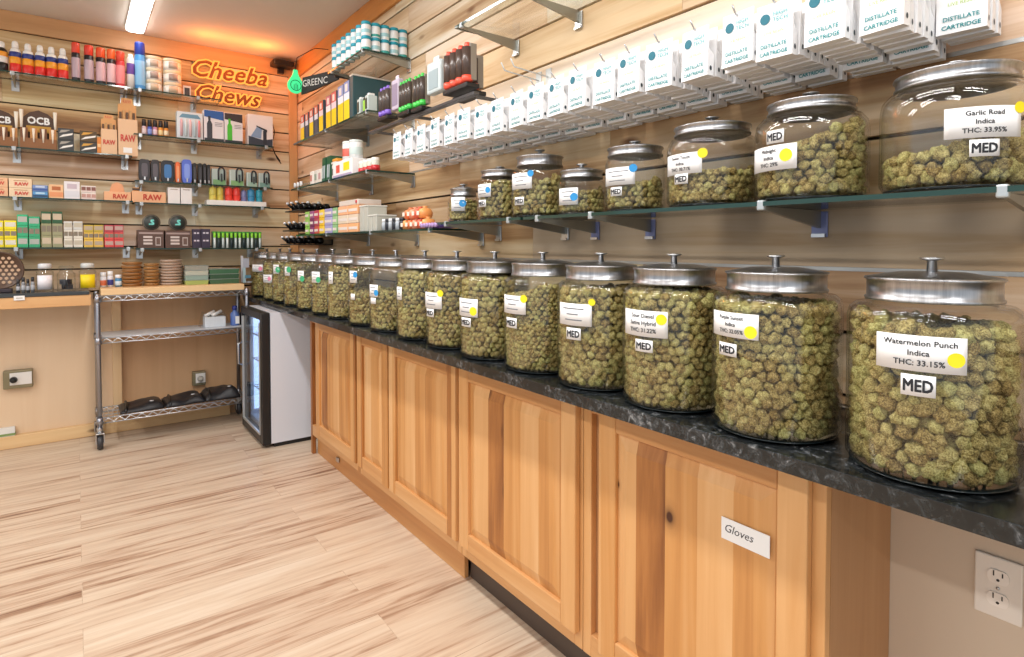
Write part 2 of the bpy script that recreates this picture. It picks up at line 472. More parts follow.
# ------------------------------------------------------------------ cabinets and worktop
HICK = wood('hickory_door', [(0.0, lin('774420')), (0.20, lin('ab703a')), (0.48, lin('cc9356')), (0.8, lin('dcab74')), (1.0, lin('e4bb8a'))], 2, 0.38, 0.75, 0.75, (1, 0.085), 0, False, 1.3)
HICK_KNOT = wood('hickory_knotty', [(0.0, lin('774420')), (0.20, lin('ab703a')), (0.48, lin('cc9356')), (0.8, lin('dcab74')), (1.0, lin('e4bb8a'))], 2, 0.38, 0.75, 0.0, (1, 0.085), 0, False, 1.3, ((0.0175, 0.5880, 0.0085), (0.1805, 0.6070, 0.004)))
HICKY = wood('hickory_rail', [(0.0, lin('935d30')), (0.3, lin('c0864f')), (0.6, lin('d3a069')), (1.0, lin('e0b888'))], 1, 0.38, 0.75, 0.0, None, 0.25, False, 1.2)
HICKS = wood('hickory_side', [(0.0, lin('97673f')), (0.4, lin('b98a5e')), (1.0, lin('c99c70'))], 2, 0.45, 1.2, 0.0, None, 0.1)
FX = 1.0727                      # face frames
DX = FX - 0.020                  # door fronts
CT, CB = 0.838, 0.808            # worktop top and bottom
def cab_door(root, y0, y1, z0, z1, label=None, pm=None):
    st = 0.058
    fr = MB()
    fr.box(DX, FX - 0.001, y0, y0 + st, z0, z1, 0)
    fr.box(DX, FX - 0.001, y1 - st, y1, z0, z1, 0)
    fr.box(DX, FX - 0.001, y0 + st, y1 - st, z0, z0 + st, 1)
    fr.box(DX, FX - 0.001, y0 + st, y1 - st, z1 - st, z1, 1)
    d = part('door', fr, [HICK, HICKY], root, 0.003, label)
    a0, a1, b0, b1 = y0 + st, y1 - st, z0 + st, z1 - st
    pn = MB(); xo, xi = DX + 0.011, DX + 0.002
    bv = 0.034
    vs = [(xo, a0, b0), (xo, a1, b0), (xo, a1, b1), (xo, a0, b1), (xi, a0 + bv, b0 + bv), (xi, a1 - bv, b0 + bv), (xi, a1 - bv, b1 - bv), (xi, a0 + bv, b1 - bv)]
    pn.add(vs, [(4, 7, 6, 5), (0, 4, 5, 1), (1, 5, 6, 2), (2, 6, 7, 3), (3, 7, 4, 0)])
    pn.box(xo, FX - 0.004, a0, a1, b0, b1)
    part('panel', pn, pm or HICK, d)
    return d
def cabinet(y0, y1, doors, label, zlow, frame_low):
    t = thing('base_cabinet', (1.2, (y0 + y1) / 2, 0), label, 'cabinet', 'base cabinets under the granite worktop')
    b = MB()
    b.box(FX + 0.02, W - 0.002, y0, y1, 0.11, CB - 0.001, 0)
    part('carcass', b, HICKS, t)
    f = MB()
    f.box(FX, FX + 0.02, y0, y0 + 0.03, zlow, CB - 0.001, 0)
    f.box(FX, FX + 0.02, y1 - 0.03, y1, frame_low, CB - 0.001, 0)
    f.box(FX, FX + 0.02, y0 + 0.03, y1 - 0.03, 0.11, 0.17, 1)
    f.box(FX, FX + 0.02, y0 + 0.03, y1 - 0.03, CB - 0.05, CB - 0.001, 1)
    for (a, c) in doors: f.box(FX, FX + 0.02, max(y0 + 0.03, c + 0.002), c + 0.012, 0.17, CB - 0.05, 0)
    part('face_frame', f, [HICK, HICKY], t, 0.002)
    for (a, c) in doors: cab_door(t, a, c, 0.155, 0.792, None, HICK_KNOT if y0 < 0.6 else None)
    return t
c_near = cabinet(0.497, 1.124, [(0.521, 1.049)], 'hickory cabinet nearest the camera with a white note on its knotty door', 0.11, 0.11)
cabinet(1.126, 1.735, [(1.135, 1.724)], 'wide single-door hickory cabinet between the note-bearing cabinet and the two-door one', 0.11, 0.11)
cabinet(1.737, 2.652, [(1.748, 2.290), (2.306, 2.640)], 'two-door hickory cabinet with one wide and one narrow door', 0.11, 0.11)
cabinet(2.654, 3.385, [(2.666, 3.235)], 'hickory cabinet at the far end beside the small refrigerator', 0.11, 0.0)
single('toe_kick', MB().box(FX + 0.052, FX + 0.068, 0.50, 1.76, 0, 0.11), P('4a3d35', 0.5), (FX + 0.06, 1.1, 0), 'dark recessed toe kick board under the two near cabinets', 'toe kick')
single('toe_board', MB().box(FX + 0.028, FX + 0.046, 1.765, 3.352, 0, 0.108), HICKY, (FX + 0.037, 2.5, 0), 'pale hickory toe board under the far cabinets', 'toe board', None, 0.002)
mb = MB(); mb.box(FX + 0.018, FX + 0.027, 3.00, 3.035, 0.05, 0.075)
single('door_stop', mb, STEEL, (FX + 0.02, 3.02, 0.05), 'tiny metal catch on the far toe board', 'door stop', None, 0.003)

def granite():
    t = NT('black_granite', 0.16)
    v = t.obj_coord((1, 1, 1))
    vo = t.n('ShaderNodeTexVoronoi'); vo.inputs['Scale'].default_value = 120; t.l(v, vo.inputs['Vector'])
    n = t.noise(v, 60, 6, 0.75, 0.6); n2 = t.noise(v, 9, 3, 0.5)
    f = t.math('ADD', t.math('MULTIPLY', n, 0.75), t.math('MULTIPLY', n2, 0.3))
    c = t.ramp(f, [(0.42, lin('101213')), (0.53, lin('1e2122')), (0.60, lin('3c4043')), (0.68, lin('8c8e90')), (0.76, lin('2a2e31'))])
    sp = t.ramp(vo.outputs['Distance'], [(0.0, (0.35, 0.35, 0.35, 1)), (0.14, (0, 0, 0, 1))])
    c = t.mix(sp, c, lin('77736c'))
    t.l(c, t.b.inputs['Base Color']); t.bump(n, 0.05, 0.001)
    return t.m
GRAN = granite()
CX0 = 0.960
mb = MB(); prof = [(0, 0.0), (0.42, 0), (0.42, 0.03), (0.0, 0.03)]
mb.prism([(CX0 + a if a < 0.4 else W - 0.0005, CB + b) for a, b in prof], (0, -0.55, 0), (1, 0, 0), (0, 0, 1), (0, 1, 0), 0, 5.088)
single('granite_worktop', mb, GRAN, (1.15, 2.0, CB), 'long speckled black granite worktop carrying the row of big jars', 'countertop', None, 0.0012)

# hand-lettered note on the near door
b = (0.643, 0.101, 0.060, 0.597)
t = thing('door_note', (DX - 0.001, b[0], b[3]), 'white paper note with handwriting stuck on the nearest cabinet door', 'note')
c0 = Vector((DX - 0.0002, b[0], 0.619)); u = Vector((0, -1, 0.0)).normalized(); vv = Vector((0, 0, 1))
part('paper', MB().prism([(-0.052, -0.022), (0.052, -0.022), (0.052, 0.022), (-0.052, 0.022)], c0, u, vv, RN, 0, 0.0012), PAPER, t)
part('lettering', flat_text(MB(), 'Gloves', c0 + u * -0.012 + vv * 0.003, u, vv, 0.062, 0.016, RN, 0.0016, shear=0.25), P('3a3a42', 0.6), t)

# outlet on the right wall
t = thing('wall_outlet', (W, 0.318, 0.508), 'white double power outlet on the beige wall under the worktop', 'outlet')
part('cover_plate', MB().box(W - 0.006, W - 0.0003, 0.283, 0.354, 0.508, 0.622), P('e6ddd2', 0.4), t, 0.003)
for zc in (0.586, 0.544):
    s = MB(); pts = [(0.0165 * math.cos(a) * 1.0, max(-0.0125, min(0.0125, 0.0165 * math.sin(a)))) for a in [2 * PI * i / 24 for i in range(24)]]
    s.prism(pts, (W - 0.006, 0.318, zc), RU, RV, RN, 0, 0.002)
    so = part('socket', s, P('efe6dc', 0.35), t)
    h = MB()
    for dy, hh in ((0.0065, 0.0045), (-0.0065, 0.0035)): h.box(W - 0.0084, W - 0.0079, 0.318 + dy - 0.001, 0.318 + dy + 0.001, zc + 0.001, zc + 0.002 + 2 * hh)
    h.lathe([(0, W - 0.0084), (0.0025, W - 0.0084), (0.0025, W - 0.0079)], 0, 0, 10, 0, True, 'x')
    # the round hole is moved to its place
    for i in range(16, len(h.v)):
        x, y, z = h.v[i]; h.v[i] = (x, y + 0.318, z + zc - 0.0055)
    part('slots', h, P('2a2522', 0.6), so)
part('screw', MB().lathe([(0, W - 0.0075), (0.003, W - 0.007), (0.003, W - 0.006)], 0, 0, 10, 0, True, 'x').xf(lambda p: (p.x, p.y + 0.318, p.z + 0.565)), STEEL, t)
b = (1.354, 0.472, 0.632)
m1 = MB().tube([(W - 0.0008, 0.452, 0.692), (W - 0.0008, 0.444, 0.700), (W - 0.0008, 0.444, 0.664)], 0.0012, 4)
single('pencil_mark', m1, P('6a625a', 0.8), (W, 0.446, 0.664), 'faint pencil mark on the beige wall under the worktop', 'mark')

# ------------------------------------------------------------------ small refrigerator
t = thing('mini_fridge', (1.07, 3.86, 0), 'white glass-door mini refrigerator under the far end of the worktop', 'refrigerator')
fx0, fx1, fy0, fy1, fh = 0.91, 1.33, 3.60, 4.13, 0.800
m = MB()
m.box(fx0, fx1, fy0, fy0 + 0.03, 0.025, fh); m.box(fx0, fx1, fy1 - 0.03, fy1, 0.025, fh)
m.box(fx0, fx1, fy0 + 0.03, fy1 - 0.03, fh - 0.03, fh); m.box(fx0, fx1, fy0 + 0.03, fy1 - 0.03, 0.025, 0.09)
m.box(fx1 - 0.04, fx1, fy0 + 0.03, fy1 - 0.03, 0.09, fh - 0.03)
part('cabinet_body', m, P('dadee8', 0.35), t)
part('plinth', MB().box(fx0 + 0.02, fx1, fy0 + 0.01, fy1 - 0.01, 0.0, 0.026), BLACK, t)
m = MB(); dx0, dx1 = 0.862, 0.906
m.box(dx0, dx1, fy0, fy0 + 0.05, 0.02, fh); m.box(dx0, dx1, fy1 - 0.022, fy1, 0.02, fh)
m.box(dx0, dx1, fy0 + 0.05, fy1 - 0.022, fh - 0.045, fh); m.box(dx0, dx1, fy0 + 0.05, fy1 - 0.022, 0.02, 0.065)
d = part('door', m, BLACK, t, 0.003)
part('pane', MB().box(dx0 + 0.010, dx0 + 0.016, fy0 + 0.05, fy1 - 0.022, 0.065, fh - 0.045), thin_glass('fridge_glass', (0.80, 0.88, 0.97, 1)), d)
m = MB()
for yy in (fy0 + 0.052, fy1 - 0.036): m.box(dx0 - 0.003, dx0 + 0.009, yy, yy + 0.012, 0.076, fh - 0.062)
m.box(dx0 - 0.003, dx0 + 0.009, fy0 + 0.064, fy1 - 0.036, 0.068, 0.080)
part('glass_trim', m, P('c8c8c4', 0.35, 0.6), d)
part('handle', MB().tube([(dx0 - 0.002, fy1 - 0.035, 0.42), (dx0 - 0.026, fy1 - 0.035, 0.43), (dx0 - 0.026, fy1 - 0.035, 0.56), (dx0 - 0.002, fy1 - 0.035, 0.57)], 0.006, 8), STEEL, d)
for z in (0.28, 0.46, 0.62):
    m = MB()
    for k in range(9): m.tube([(fx0 + 0.01, fy0 + 0.04 + k * 0.055, z), (fx1 - 0.05, fy0 + 0.04 + k * 0.055, z)], 0.0025, 5)
    m.tube([(fx0 + 0.012, fy0 + 0.032, z), (fx0 + 0.012, fy1 - 0.032, z)], 0.003, 5)
    part('rack', m, P('e8e8ea', 0.4), t)
part('inner_lamp', MB().box(fx0 + 0.02, fx0 + 0.10, fy1 - 0.036, fy1 - 0.0305, 0.12, fh - 0.07), P('cfe2ff', 0.4, 0, 2.2), t)

# ------------------------------------------------------------------ wire cart
t = thing('wire_cart', (0.49, 4.33, 0), 'chrome wire shelving cart on casters standing against the back wall', 'cart')
cx0, cx1, cy0, cy1 = 0.098, 0.912, 4.190, 4.470
for px_, py_ in ((cx0, cy0), (cx1, cy0), (cx0, cy1), (cx1, cy1)):
    m = MB(); m.lathe([(0, 0.10), (0.0125, 0.10), (0.0125, 0.905), (0.009, 0.912), (0, 0.912)], px_, py_, 14)
    for k in range(26): m.lathe([(0.0125, 0.118 + k * 0.03), (0.0117, 0.1195 + k * 0.03), (0.0125, 0.121 + k * 0.03)], px_, py_, 14)
    part('post', m, CHROME, t)
    w = MB(); w.lathe([(0, 0.011), (0.020, 0.011), (0.020, 0.012)], 0, 0, 4)
    sw = -1 if px_ < 0.5 else 1       # which way the caster has swivelled
    c = MB()
    c.box(px_ - 0.022, px_ - 0.017, py_ - 0.03 + sw * 0.01, py_ + 0.03 + sw * 0.01, 0.038, 0.096); c.box(px_ + 0.017, px_ + 0.022, py_ - 0.03 + sw * 0.01, py_ + 0.03 + sw * 0.01, 0.038, 0.096)
    c.box(px_ - 0.022, px_ + 0.022, py_ - 0.03 + sw * 0.01, py_ + 0.03 + sw * 0.01, 0.092, 0.098); c.lathe([(0.008, 0.096), (0.016, 0.098), (0.016, 0.124), (0, 0.125)], px_, py_, 12)
    cs = part('caster', c, STEEL, t, 0.001)
    wh = MB(); wh.lathe([(0, -0.015), (0.036, -0.015), (0.0425, -0.009), (0.0425, 0.009), (0.036, 0.015), (0, 0.015)], 0, 0, 20, 0, True, 'x')
    wh.xf(lambda p: (p.x + px_, p.y + py_ + sw * 0.014, p.z + 0.0428))
    part('wheel', wh, P('3a3a3e', 0.45), cs)
def wire_shelf(z):
    m = MB()
    for yy in (cy0, cy1):
        m.tube([(cx0, yy, z), (cx1, yy, z)], 0.0035, 6); m.tube([(cx0, yy, z - 0.03), (cx1, yy, z - 0.03)], 0.0035, 6)
        n = 28; pts = [(cx0 + 0.012 + (cx1 - cx0 - 0.024) * i / n, yy, z - (0.003 if i % 2 else 0.028)) for i in range(n + 1)]
        m.tube(pts, 0.0032, 5)
    for xx in (cx0, cx1):
        m.tube([(xx, cy0, z), (xx, cy1, z)], 0.0035, 6); m.tube([(xx, cy0, z - 0.03), (xx, cy1, z - 0.03)], 0.0035, 6)
        n = 10; m.tube([(xx, cy0 + 0.012 + (cy1 - cy0 - 0.024) * i / n, z - (0.003 if i % 2 else 0.028)) for i in range(n + 1)], 0.0024, 5)
    s = part('wire_shelf', m, SHELFWIRE, t)
    dk = MB()
    for k in range(34):
        xx = cx0 + 0.022 + k * (cx1 - cx0 - 0.044) / 33
        dk.tube([(xx, cy0, z + 0.001), (xx, cy1, z + 0.001)], 0.0021, 5)
    for yy in (cy0 + 0.09, cy1 - 0.09): dk.tube([(cx0, yy, z - 0.004), (cx1, yy, z - 0.004)], 0.003, 5)
    part('wire_deck', dk, SHELFWIRE, s)
    for px_, py_ in ((cx0, cy0), (cx1, cy0), (cx0, cy1), (cx1, cy1)):
        part('collar', MB().lathe([(0.0128, z - 0.036), (0.018, z - 0.036), (0.016, z + 0.004), (0.0128, z + 0.004)], px_, py_, 14), CHROME, s)
SH1, SH2, SH3 = 0.178, 0.650, 0.898
for z in (SH1, SH2, SH3): wire_shelf(z)
BTOP = 0.940
single('cart_board', MB().box(cx0 + 0.016, cx1 - 0.016, cy0 - 0.006, cy1 + 0.006, SH3 + 0.0035, BTOP), wood('pale_board', [(0, lin('d3a56e')), (0.5, lin('e6c08c')), (1, lin('f0d3a8'))], 0, 0.5, 0.6, 0.0), (0.5, 4.33, SH3), 'pale wooden board laid on top of the wire cart', 'board', None, 0.003)
# liner sheet on the middle shelf
single('shelf_liner', MB().box(cx0 + 0.02, cx1 - 0.02, cy0 + 0.01, cy1 - 0.01, SH2 + 0.0035, SH2 + 0.006), P('dcdee2', 0.35), (0.5, 4.33, SH2), 'pale plastic liner lying on the middle shelf of the cart', 'shelf liner')

# ledge along the back wall, left of the cart
LT = 0.930
t = thing('back_ledge', (-0.7, 4.38, 0.845), 'wooden back ledge with a dark top left of the wire cart', 'ledge')
part('top', MB().box(X0, 0.06, 4.22, D - 0.002, LT - 0.022, LT), P('3c4042', 0.2), t, 0.003)
part('apron', MB().box(X0, 0.068, 4.225, 4.25, 0.845, LT - 0.0225), wood('apron_pine', [(0, lin('c79058')), (1, lin('e8bd88'))], 0, 0.5, 0.7, 0.0), t, 0.002)
part('side_board', MB().box(0.045, 0.068, 4.25, D - 0.006, 0.845, LT - 0.0225), PLY, t)

# power boxes low on the back wall
def wall_box(b, label, plug):
    t = thing('power_box', (b[0], D, b[3]), label, 'outlet')
    x0, x1, z0, z1 = b[0] - b[1] / 2, b[0] + b[1] / 2, b[3], b[3] + b[2]
    part('box', MB().box(x0, x1, D - 0.05, D - 0.0045, z0, z1), P('8a8266', 0.4, 0.5), t, 0.004)
    part('face_plate', MB().box(x0 + b[1] * 0.22, x1 - b[1] * 0.03, D - 0.054, D - 0.0505, z0 + b[2] * 0.2, z1 - b[2] * 0.12), P('e8e6e2', 0.4), t, 0.002)
    m = MB(); m.lathe([(0, -0.03), (0.014, -0.028), (0.019, 0.0), (0, 0.0)], 0, 0, 14, 0, True, 'y')
    m.xf(lambda p: (p.x + b[0] + plug[0], p.y + D - 0.0545, p.z + z0 + b[2] * 0.5))
    part('plug', m, P(plug[1], 0.5), t)
wall_box((-0.284, 0.135, 0.106, 0.354), 'metal outlet box with a black plug on the left of the back wall', (-0.02, '151515'))
wall_box((0.667, 0.080, 0.096, 0.234), 'grey metal outlet box on the back wall behind the wire cart', (0.006, 'b8b4aa'))
b = (-0.340, 0.074, 0.082, 0.064)
t = thing('small_carton', (b[0], 4.44, 0.075), 'small white and green carton lying on the baseboard at far left', 'box')
part('carton', MB().box(b[0] - b[1] / 2, b[0] + b[1] / 2, D - 0.041, D - 0.006, 0.0755, 0.125), P('e6e6e2', 0.5), t, 0.002)
part('green_band', MB().box(b[0] - b[1] / 2 + 0.004, b[0] + b[1] / 2 + 0.0005, D - 0.0418, D - 0.0062, 0.079, 0.092), P('7f9a5c', 0.5), t)

# bagged goods on the cart
b = (0.733, 0.162, 0.093, 0.636)
t = thing('bagged_box', (b[0], 4.30, SH2), 'white box in a crumpled clear bag on the middle shelf of the cart', 'box')
part('white_box', MB().box(b[0] - 0.062, b[0] + 0.062, 4.26, 4.35, SH2 + 0.0065, SH2 + 0.075), P('eceef2', 0.45), t, 0.004)
m = MB(); g = 10; vs = []
for i in range(g + 1):
    for j in range(g + 1):
        x = -0.085 + 0.17 * i / g; y = -0.06 + 0.12 * j / g
        e = max(abs(x) / 0.085, abs(y) / 0.06)
        z = 0.012 if e > 0.95 else 0.09 + 0.045 * mnoise.noise(Vector((x * 22, y * 25, 3)))
        vs.append((b[0] + x * (1 if e < 0.95 else 1.05), 4.305 + y, SH2 + z))
m.add(vs, [(i * (g + 1) + j, (i + 1) * (g + 1) + j, (i + 1) * (g + 1) + j + 1, i * (g + 1) + j + 1) for i in range(g) for j in range(g)], 0, False)
part('clear_bag', m, PLASTIC, t)
for k, dx in enumerate((-0.03, 0.012)):
    m = MB().tube([(b[0] + dx - 0.03, 4.28, SH2 + 0.082), (b[0] + dx + 0.03, 4.30, SH2 + 0.108)], 0.011, 8)
    part('paper_roll', m, P('eeeae6', 0.6), t)
b = (0.856, 0.062, 0.169, 0.633)
t = thing('spray_bottle', (b[0], 4.29, SH2), 'blue capped spray bottle on the middle shelf of the cart', 'bottle')
part('body', MB().lathe([(0, 0.0065), (0.027, 0.0065), (0.028, 0.01), (0.028, 0.085), (0.012, 0.105), (0.012, 0.112), (0, 0.112)], b[0], 4.29, 16).xf(lambda p: (p.x, p.y, p.z + SH2)), P('5d78b8', 0.35), t)
part('cap', MB().lathe([(0.013, 0.112), (0.016, 0.113), (0.015, 0.138), (0, 0.14)], b[0], 4.29, 14).xf(lambda p: (p.x, p.y, p.z + SH2)), P('2d3a8a', 0.4), t)
part('paper_label', MB().box(b[0] - 0.002, b[0] + 0.022, 4.259, 4.2605, SH2 + 0.02, SH2 + 0.07), PAPER, t)
t = thing('dark_bottle', (b[0] + 0.055, 4.31, SH2), 'black squat bottle beside the blue spray bottle', 'bottle')
part('body', MB().lathe([(0, 0.0065), (0.021, 0.0065), (0.022, 0.08), (0.011, 0.098), (0, 0.098)], b[0] + 0.055, 4.31, 14).xf(lambda p: (p.x, p.y, p.z + SH2)), P('23262e', 0.3), t)
part('cap', MB().lathe([(0.012, 0.098), (0.012, 0.118), (0, 0.12)], b[0] + 0.055, 4.31, 12).xf(lambda p: (p.x, p.y, p.z + SH2)), BLACK, t)

# black bags on the bottom shelf
def soft_bag(x0, x1, y0, y1, z, h, seed, label):
    g = 16; m = MB(); vs = []
    for i in range(g + 1):
        for j in range(g + 1):
            a, b_ = i / g, j / g
            e = (1 - abs(2 * a - 1) ** 5) * (1 - abs(2 * b_ - 1) ** 5)
            hh = h * (0.30 + 0.70 * e ** 0.5) * (0.8 + 0.35 * mnoise.noise(Vector((a * 3 + seed, b_ * 2.5, seed)))) * (0.75 + 0.5 * a)
            wob = 0.012 * mnoise.noise(Vector((a * 2, b_ * 2, seed + 5)))
            vs.append((x0 + (x1 - x0) * a, y0 + (y1 - y0) * b_ + wob, z + hh))
    n = len(vs); vs += [(x, y, z + 0.001) for x, y, zz in vs]
    F = []
    for i in range(g):
        for j in range(g):
            q = (i * (g + 1) + j, (i + 1) * (g + 1) + j, (i + 1) * (g + 1) + j + 1, i * (g + 1) + j + 1)
            F.append(q); F.append(tuple(k + n for k in reversed(q)))
    edge = [i * (g + 1) for i in range(g + 1)] + [g * (g + 1) + j for j in range(1, g + 1)] + [i * (g + 1) + g for i in range(g - 1, -1, -1)] + [j for j in range(g - 1, 0, -1)]
    for k in range(len(edge)):
        a, b_ = edge[k], edge[(k + 1) % len(edge)]; F.append((b_, a, a + n, b_ + n))
    m.add(vs, F, 0, True)
    t = thing('black_bag', ((x0 + x1) / 2, (y0 + y1) / 2, z), label, 'bag', 'folded black bags on the bottom shelf of the cart')
    part('pouch', m, P('202024', 0.45), t)
    xm = x0 + (x1 - x0) * 0.12
    part('strap', MB().tube([(xm, y0 - 0.004, z + 0.012), (xm + 0.004, y0 + 0.03, z + h * 0.62), (xm + 0.012, (y0 + y1) / 2, z + h * 0.80), (xm + 0.01, y1 - 0.03, z + h * 0.62)], 0.008, 6), P('121214', 0.4), t)
    part('tag', MB().lathe([(0, 0), (0.012, 0), (0.011, 0.002), (0, 0.002)], x0 + (x1 - x0) * 0.72, y0 + 0.05, 12).xf(lambda p: (p.x, p.y, p.z + z + h * 1.06)), P('d8d8d8', 0.4), t)
soft_bag(0.20, 0.43, 4.20, 4.44, SH1 + 0.004, 0.044, 1.3, 'left black bag, lying flattest on the bottom shelf of the cart')
soft_bag(0.435, 0.655, 4.20, 4.44, SH1 + 0.004, 0.050, 4.1, 'middle black bag on the bottom shelf of the cart')
soft_bag(0.66, 0.865, 4.20, 4.44, SH1 + 0.004, 0.070, 7.7, 'right black bag, the plumpest on the bottom shelf of the cart')

# ------------------------------------------------------------------ jars of buds
def bud_mat():
    t = NT('dried_bud', 0.85)
    geo = t.n('ShaderNodeNewGeometry'); oi = t.n('ShaderNodeObjectInfo')
    tc = t.n('ShaderNodeTexCoord')
    rnd = t.math('FRACT', t.math('ADD', geo.outputs['Random Per Island'], oi.outputs['Random']))
    n = t.noise(geo.outputs['Position'], 420, 3, 0.65); n2 = t.noise(geo.outputs['Position'], 110, 2, 0.5)
    f = t.math('ADD', t.math('MULTIPLY', n, 0.7), t.math('MULTIPLY', n2, 0.3))
    f = t.math('ADD', t.math('MULTIPLY', t.math('SUBTRACT', f, 0.5), 1.5), 0.5)
    f = t.math('ADD', f, t.math('MULTIPLY', t.math('SUBTRACT', rnd, 0.5), 0.14))
    c = t.ramp(f, [(0.27, lin('51462c')), (0.41, lin('897e54')), (0.55, lin('b3aa7c')), (0.74, lin('dad4ac'))])
    hue = t.ramp(rnd, [(0.0, lin('f6e2c4')), (0.3, lin('fff2d4')), (0.75, lin('fdf8d6')), (1.0, lin('f2f4cc'))])
    t.l(t.mix(1.0, c, hue, 'MULTIPLY'), t.b.inputs['Base Color'])
    t.b.inputs['Specular IOR Level'].default_value = 0.2
    t.bump(n, 0.8, 0.004)
    return t.m
BUD = bud_mat()
import bmesh
def bud_proto(sub, seed):
    rl_ = random.Random(int(seed * 100))
    lumps = []
    for k in range(30 if sub > 2 else 12):
        q_ = Vector((rl_.gauss(0, 1), rl_.gauss(0, 1), rl_.gauss(0, 1))).normalized()
        lumps.append((q_, rl_.uniform(0.65, 1.0)))
    bm = bmesh.new(); bmesh.ops.create_icosphere(bm, subdivisions=sub, radius=1.0)
    for v in bm.verts:
        p_ = v.co.copy()
        h = max(math.exp(-(15.0 if sub > 2 else 9.0) * (1 - p_.dot(d_))) * w_ for d_, w_ in lumps) * 0.44 - 0.31 + 0.08 * mnoise.noise(p_ * 7 + Vector((seed, 3, 1)))
        v.co = p_ * (1.0 + h)
        v.co.z *= 1.22; v.co.y *= 0.95
    vs = np.array([v.co[:] for v in bm.verts]); fs = np.array([[v.index for v in f.verts] for f in bm.faces])
    bm.free()
    vs /= np.abs(vs).max()
    return vs, fs
PROT = {3: [bud_proto(3, i * 1.7 + 0.3) for i in range(8)], 2: [bud_proto(2, i * 1.3 + 0.9) for i in range(8)]}
BUD_MESH = []
for i, (v_, f_) in enumerate(PROT[3]):
    me = bpy.data.meshes.new('bud'); me.from_pydata((v_).tolist(), [], f_.tolist()); me.materials.append(BUD)
    for p_ in me.polygons: p_.use_smooth = True
    BUD_MESH.append(me)
def rand_rot():
    q = np.random.normal(size=4); q /= np.linalg.norm(q); w, x, y, z = q
    return np.array([[1 - 2 * (y * y + z * z), 2 * (x * y - z * w), 2 * (x * z + y * w)], [2 * (x * y + z * w), 1 - 2 * (x * x + z * z), 2 * (y * z - x * w)], [2 * (x * z - y * w), 2 * (y * z + x * w), 1 - 2 * (x * x + y * y)]]), (w, x, y, z)
def pile_spots(R, h, br, tilt, slope_dir, wall_r):
    """positions of buds: an outer ring against the glass and a heaped top"""
    out = []
    def top(x, y):
        return h + tilt * (x * math.cos(slope_dir) + y * math.sin(slope_dir)) / R + 0.014 * mnoise.noise(Vector((x * 20, y * 20, h * 50)))
    ring = R - br * 0.92
    dz = br * 1.32
    for layer in range(60):
        z = br * 0.72 + layer * dz
        if z > h + abs(tilt) + 0.02: break
        for rr in (ring, ring - br * 1.55):
            if rr < br * 0.7: continue
            n = max(3, int(2 * PI * rr / (br * 1.58)))
            off = (layer % 2) * PI / n + (rr < ring) * 0.5
            for k in range(n):
                a = 2 * PI * k / n + off + np.random.uniform(-0.25, 0.25) * br / rr
                jr = np.random.uniform(-0.30, 0.04) * br
                x, y = (rr + jr) * math.cos(a), (rr + jr) * math.sin(a)
                zz = z + np.random.uniform(-0.28, 0.28) * br
                if zz > wall_r and math.hypot(x, y) > ring - 0.012: continue
                if zz < top(x, y): out.append((x, y, max(zz, br * 0.6), rr == ring))
    g = br * 1.5
    m = int(R / g) + 1
    for i in range(-m, m + 1):
        for j in range(-m, m + 1):
            x = i * g + np.random.uniform(-.3, .3) * br; y = j * g + np.random.uniform(-.3, .3) * br
            if math.hypot(x, y) < ring - br * 0.6:
                out.append((x, y, top(x, y) - br * 0.55, False))
    return out
SINGLES = [0]
def settle(v, x, y, z, lim):
    """keeps one bud (rotated, scaled points v) inside the glass: returns its centre"""
    z = max(z, 0.0006 - v[:, 2].min())
    for _ in range(3):
        rv = np.hypot(v[:, 0] + x, v[:, 1] + y); ex = (rv - np.interp(v[:, 2] + z, lim[0], lim[1])).max()
        if ex <= 0: break
        d = math.hypot(x, y)
        if d < 1e-5: break
        k = max(0.0, d - ex - 0.0002) / d; x *= k; y *= k
    return x, y, z
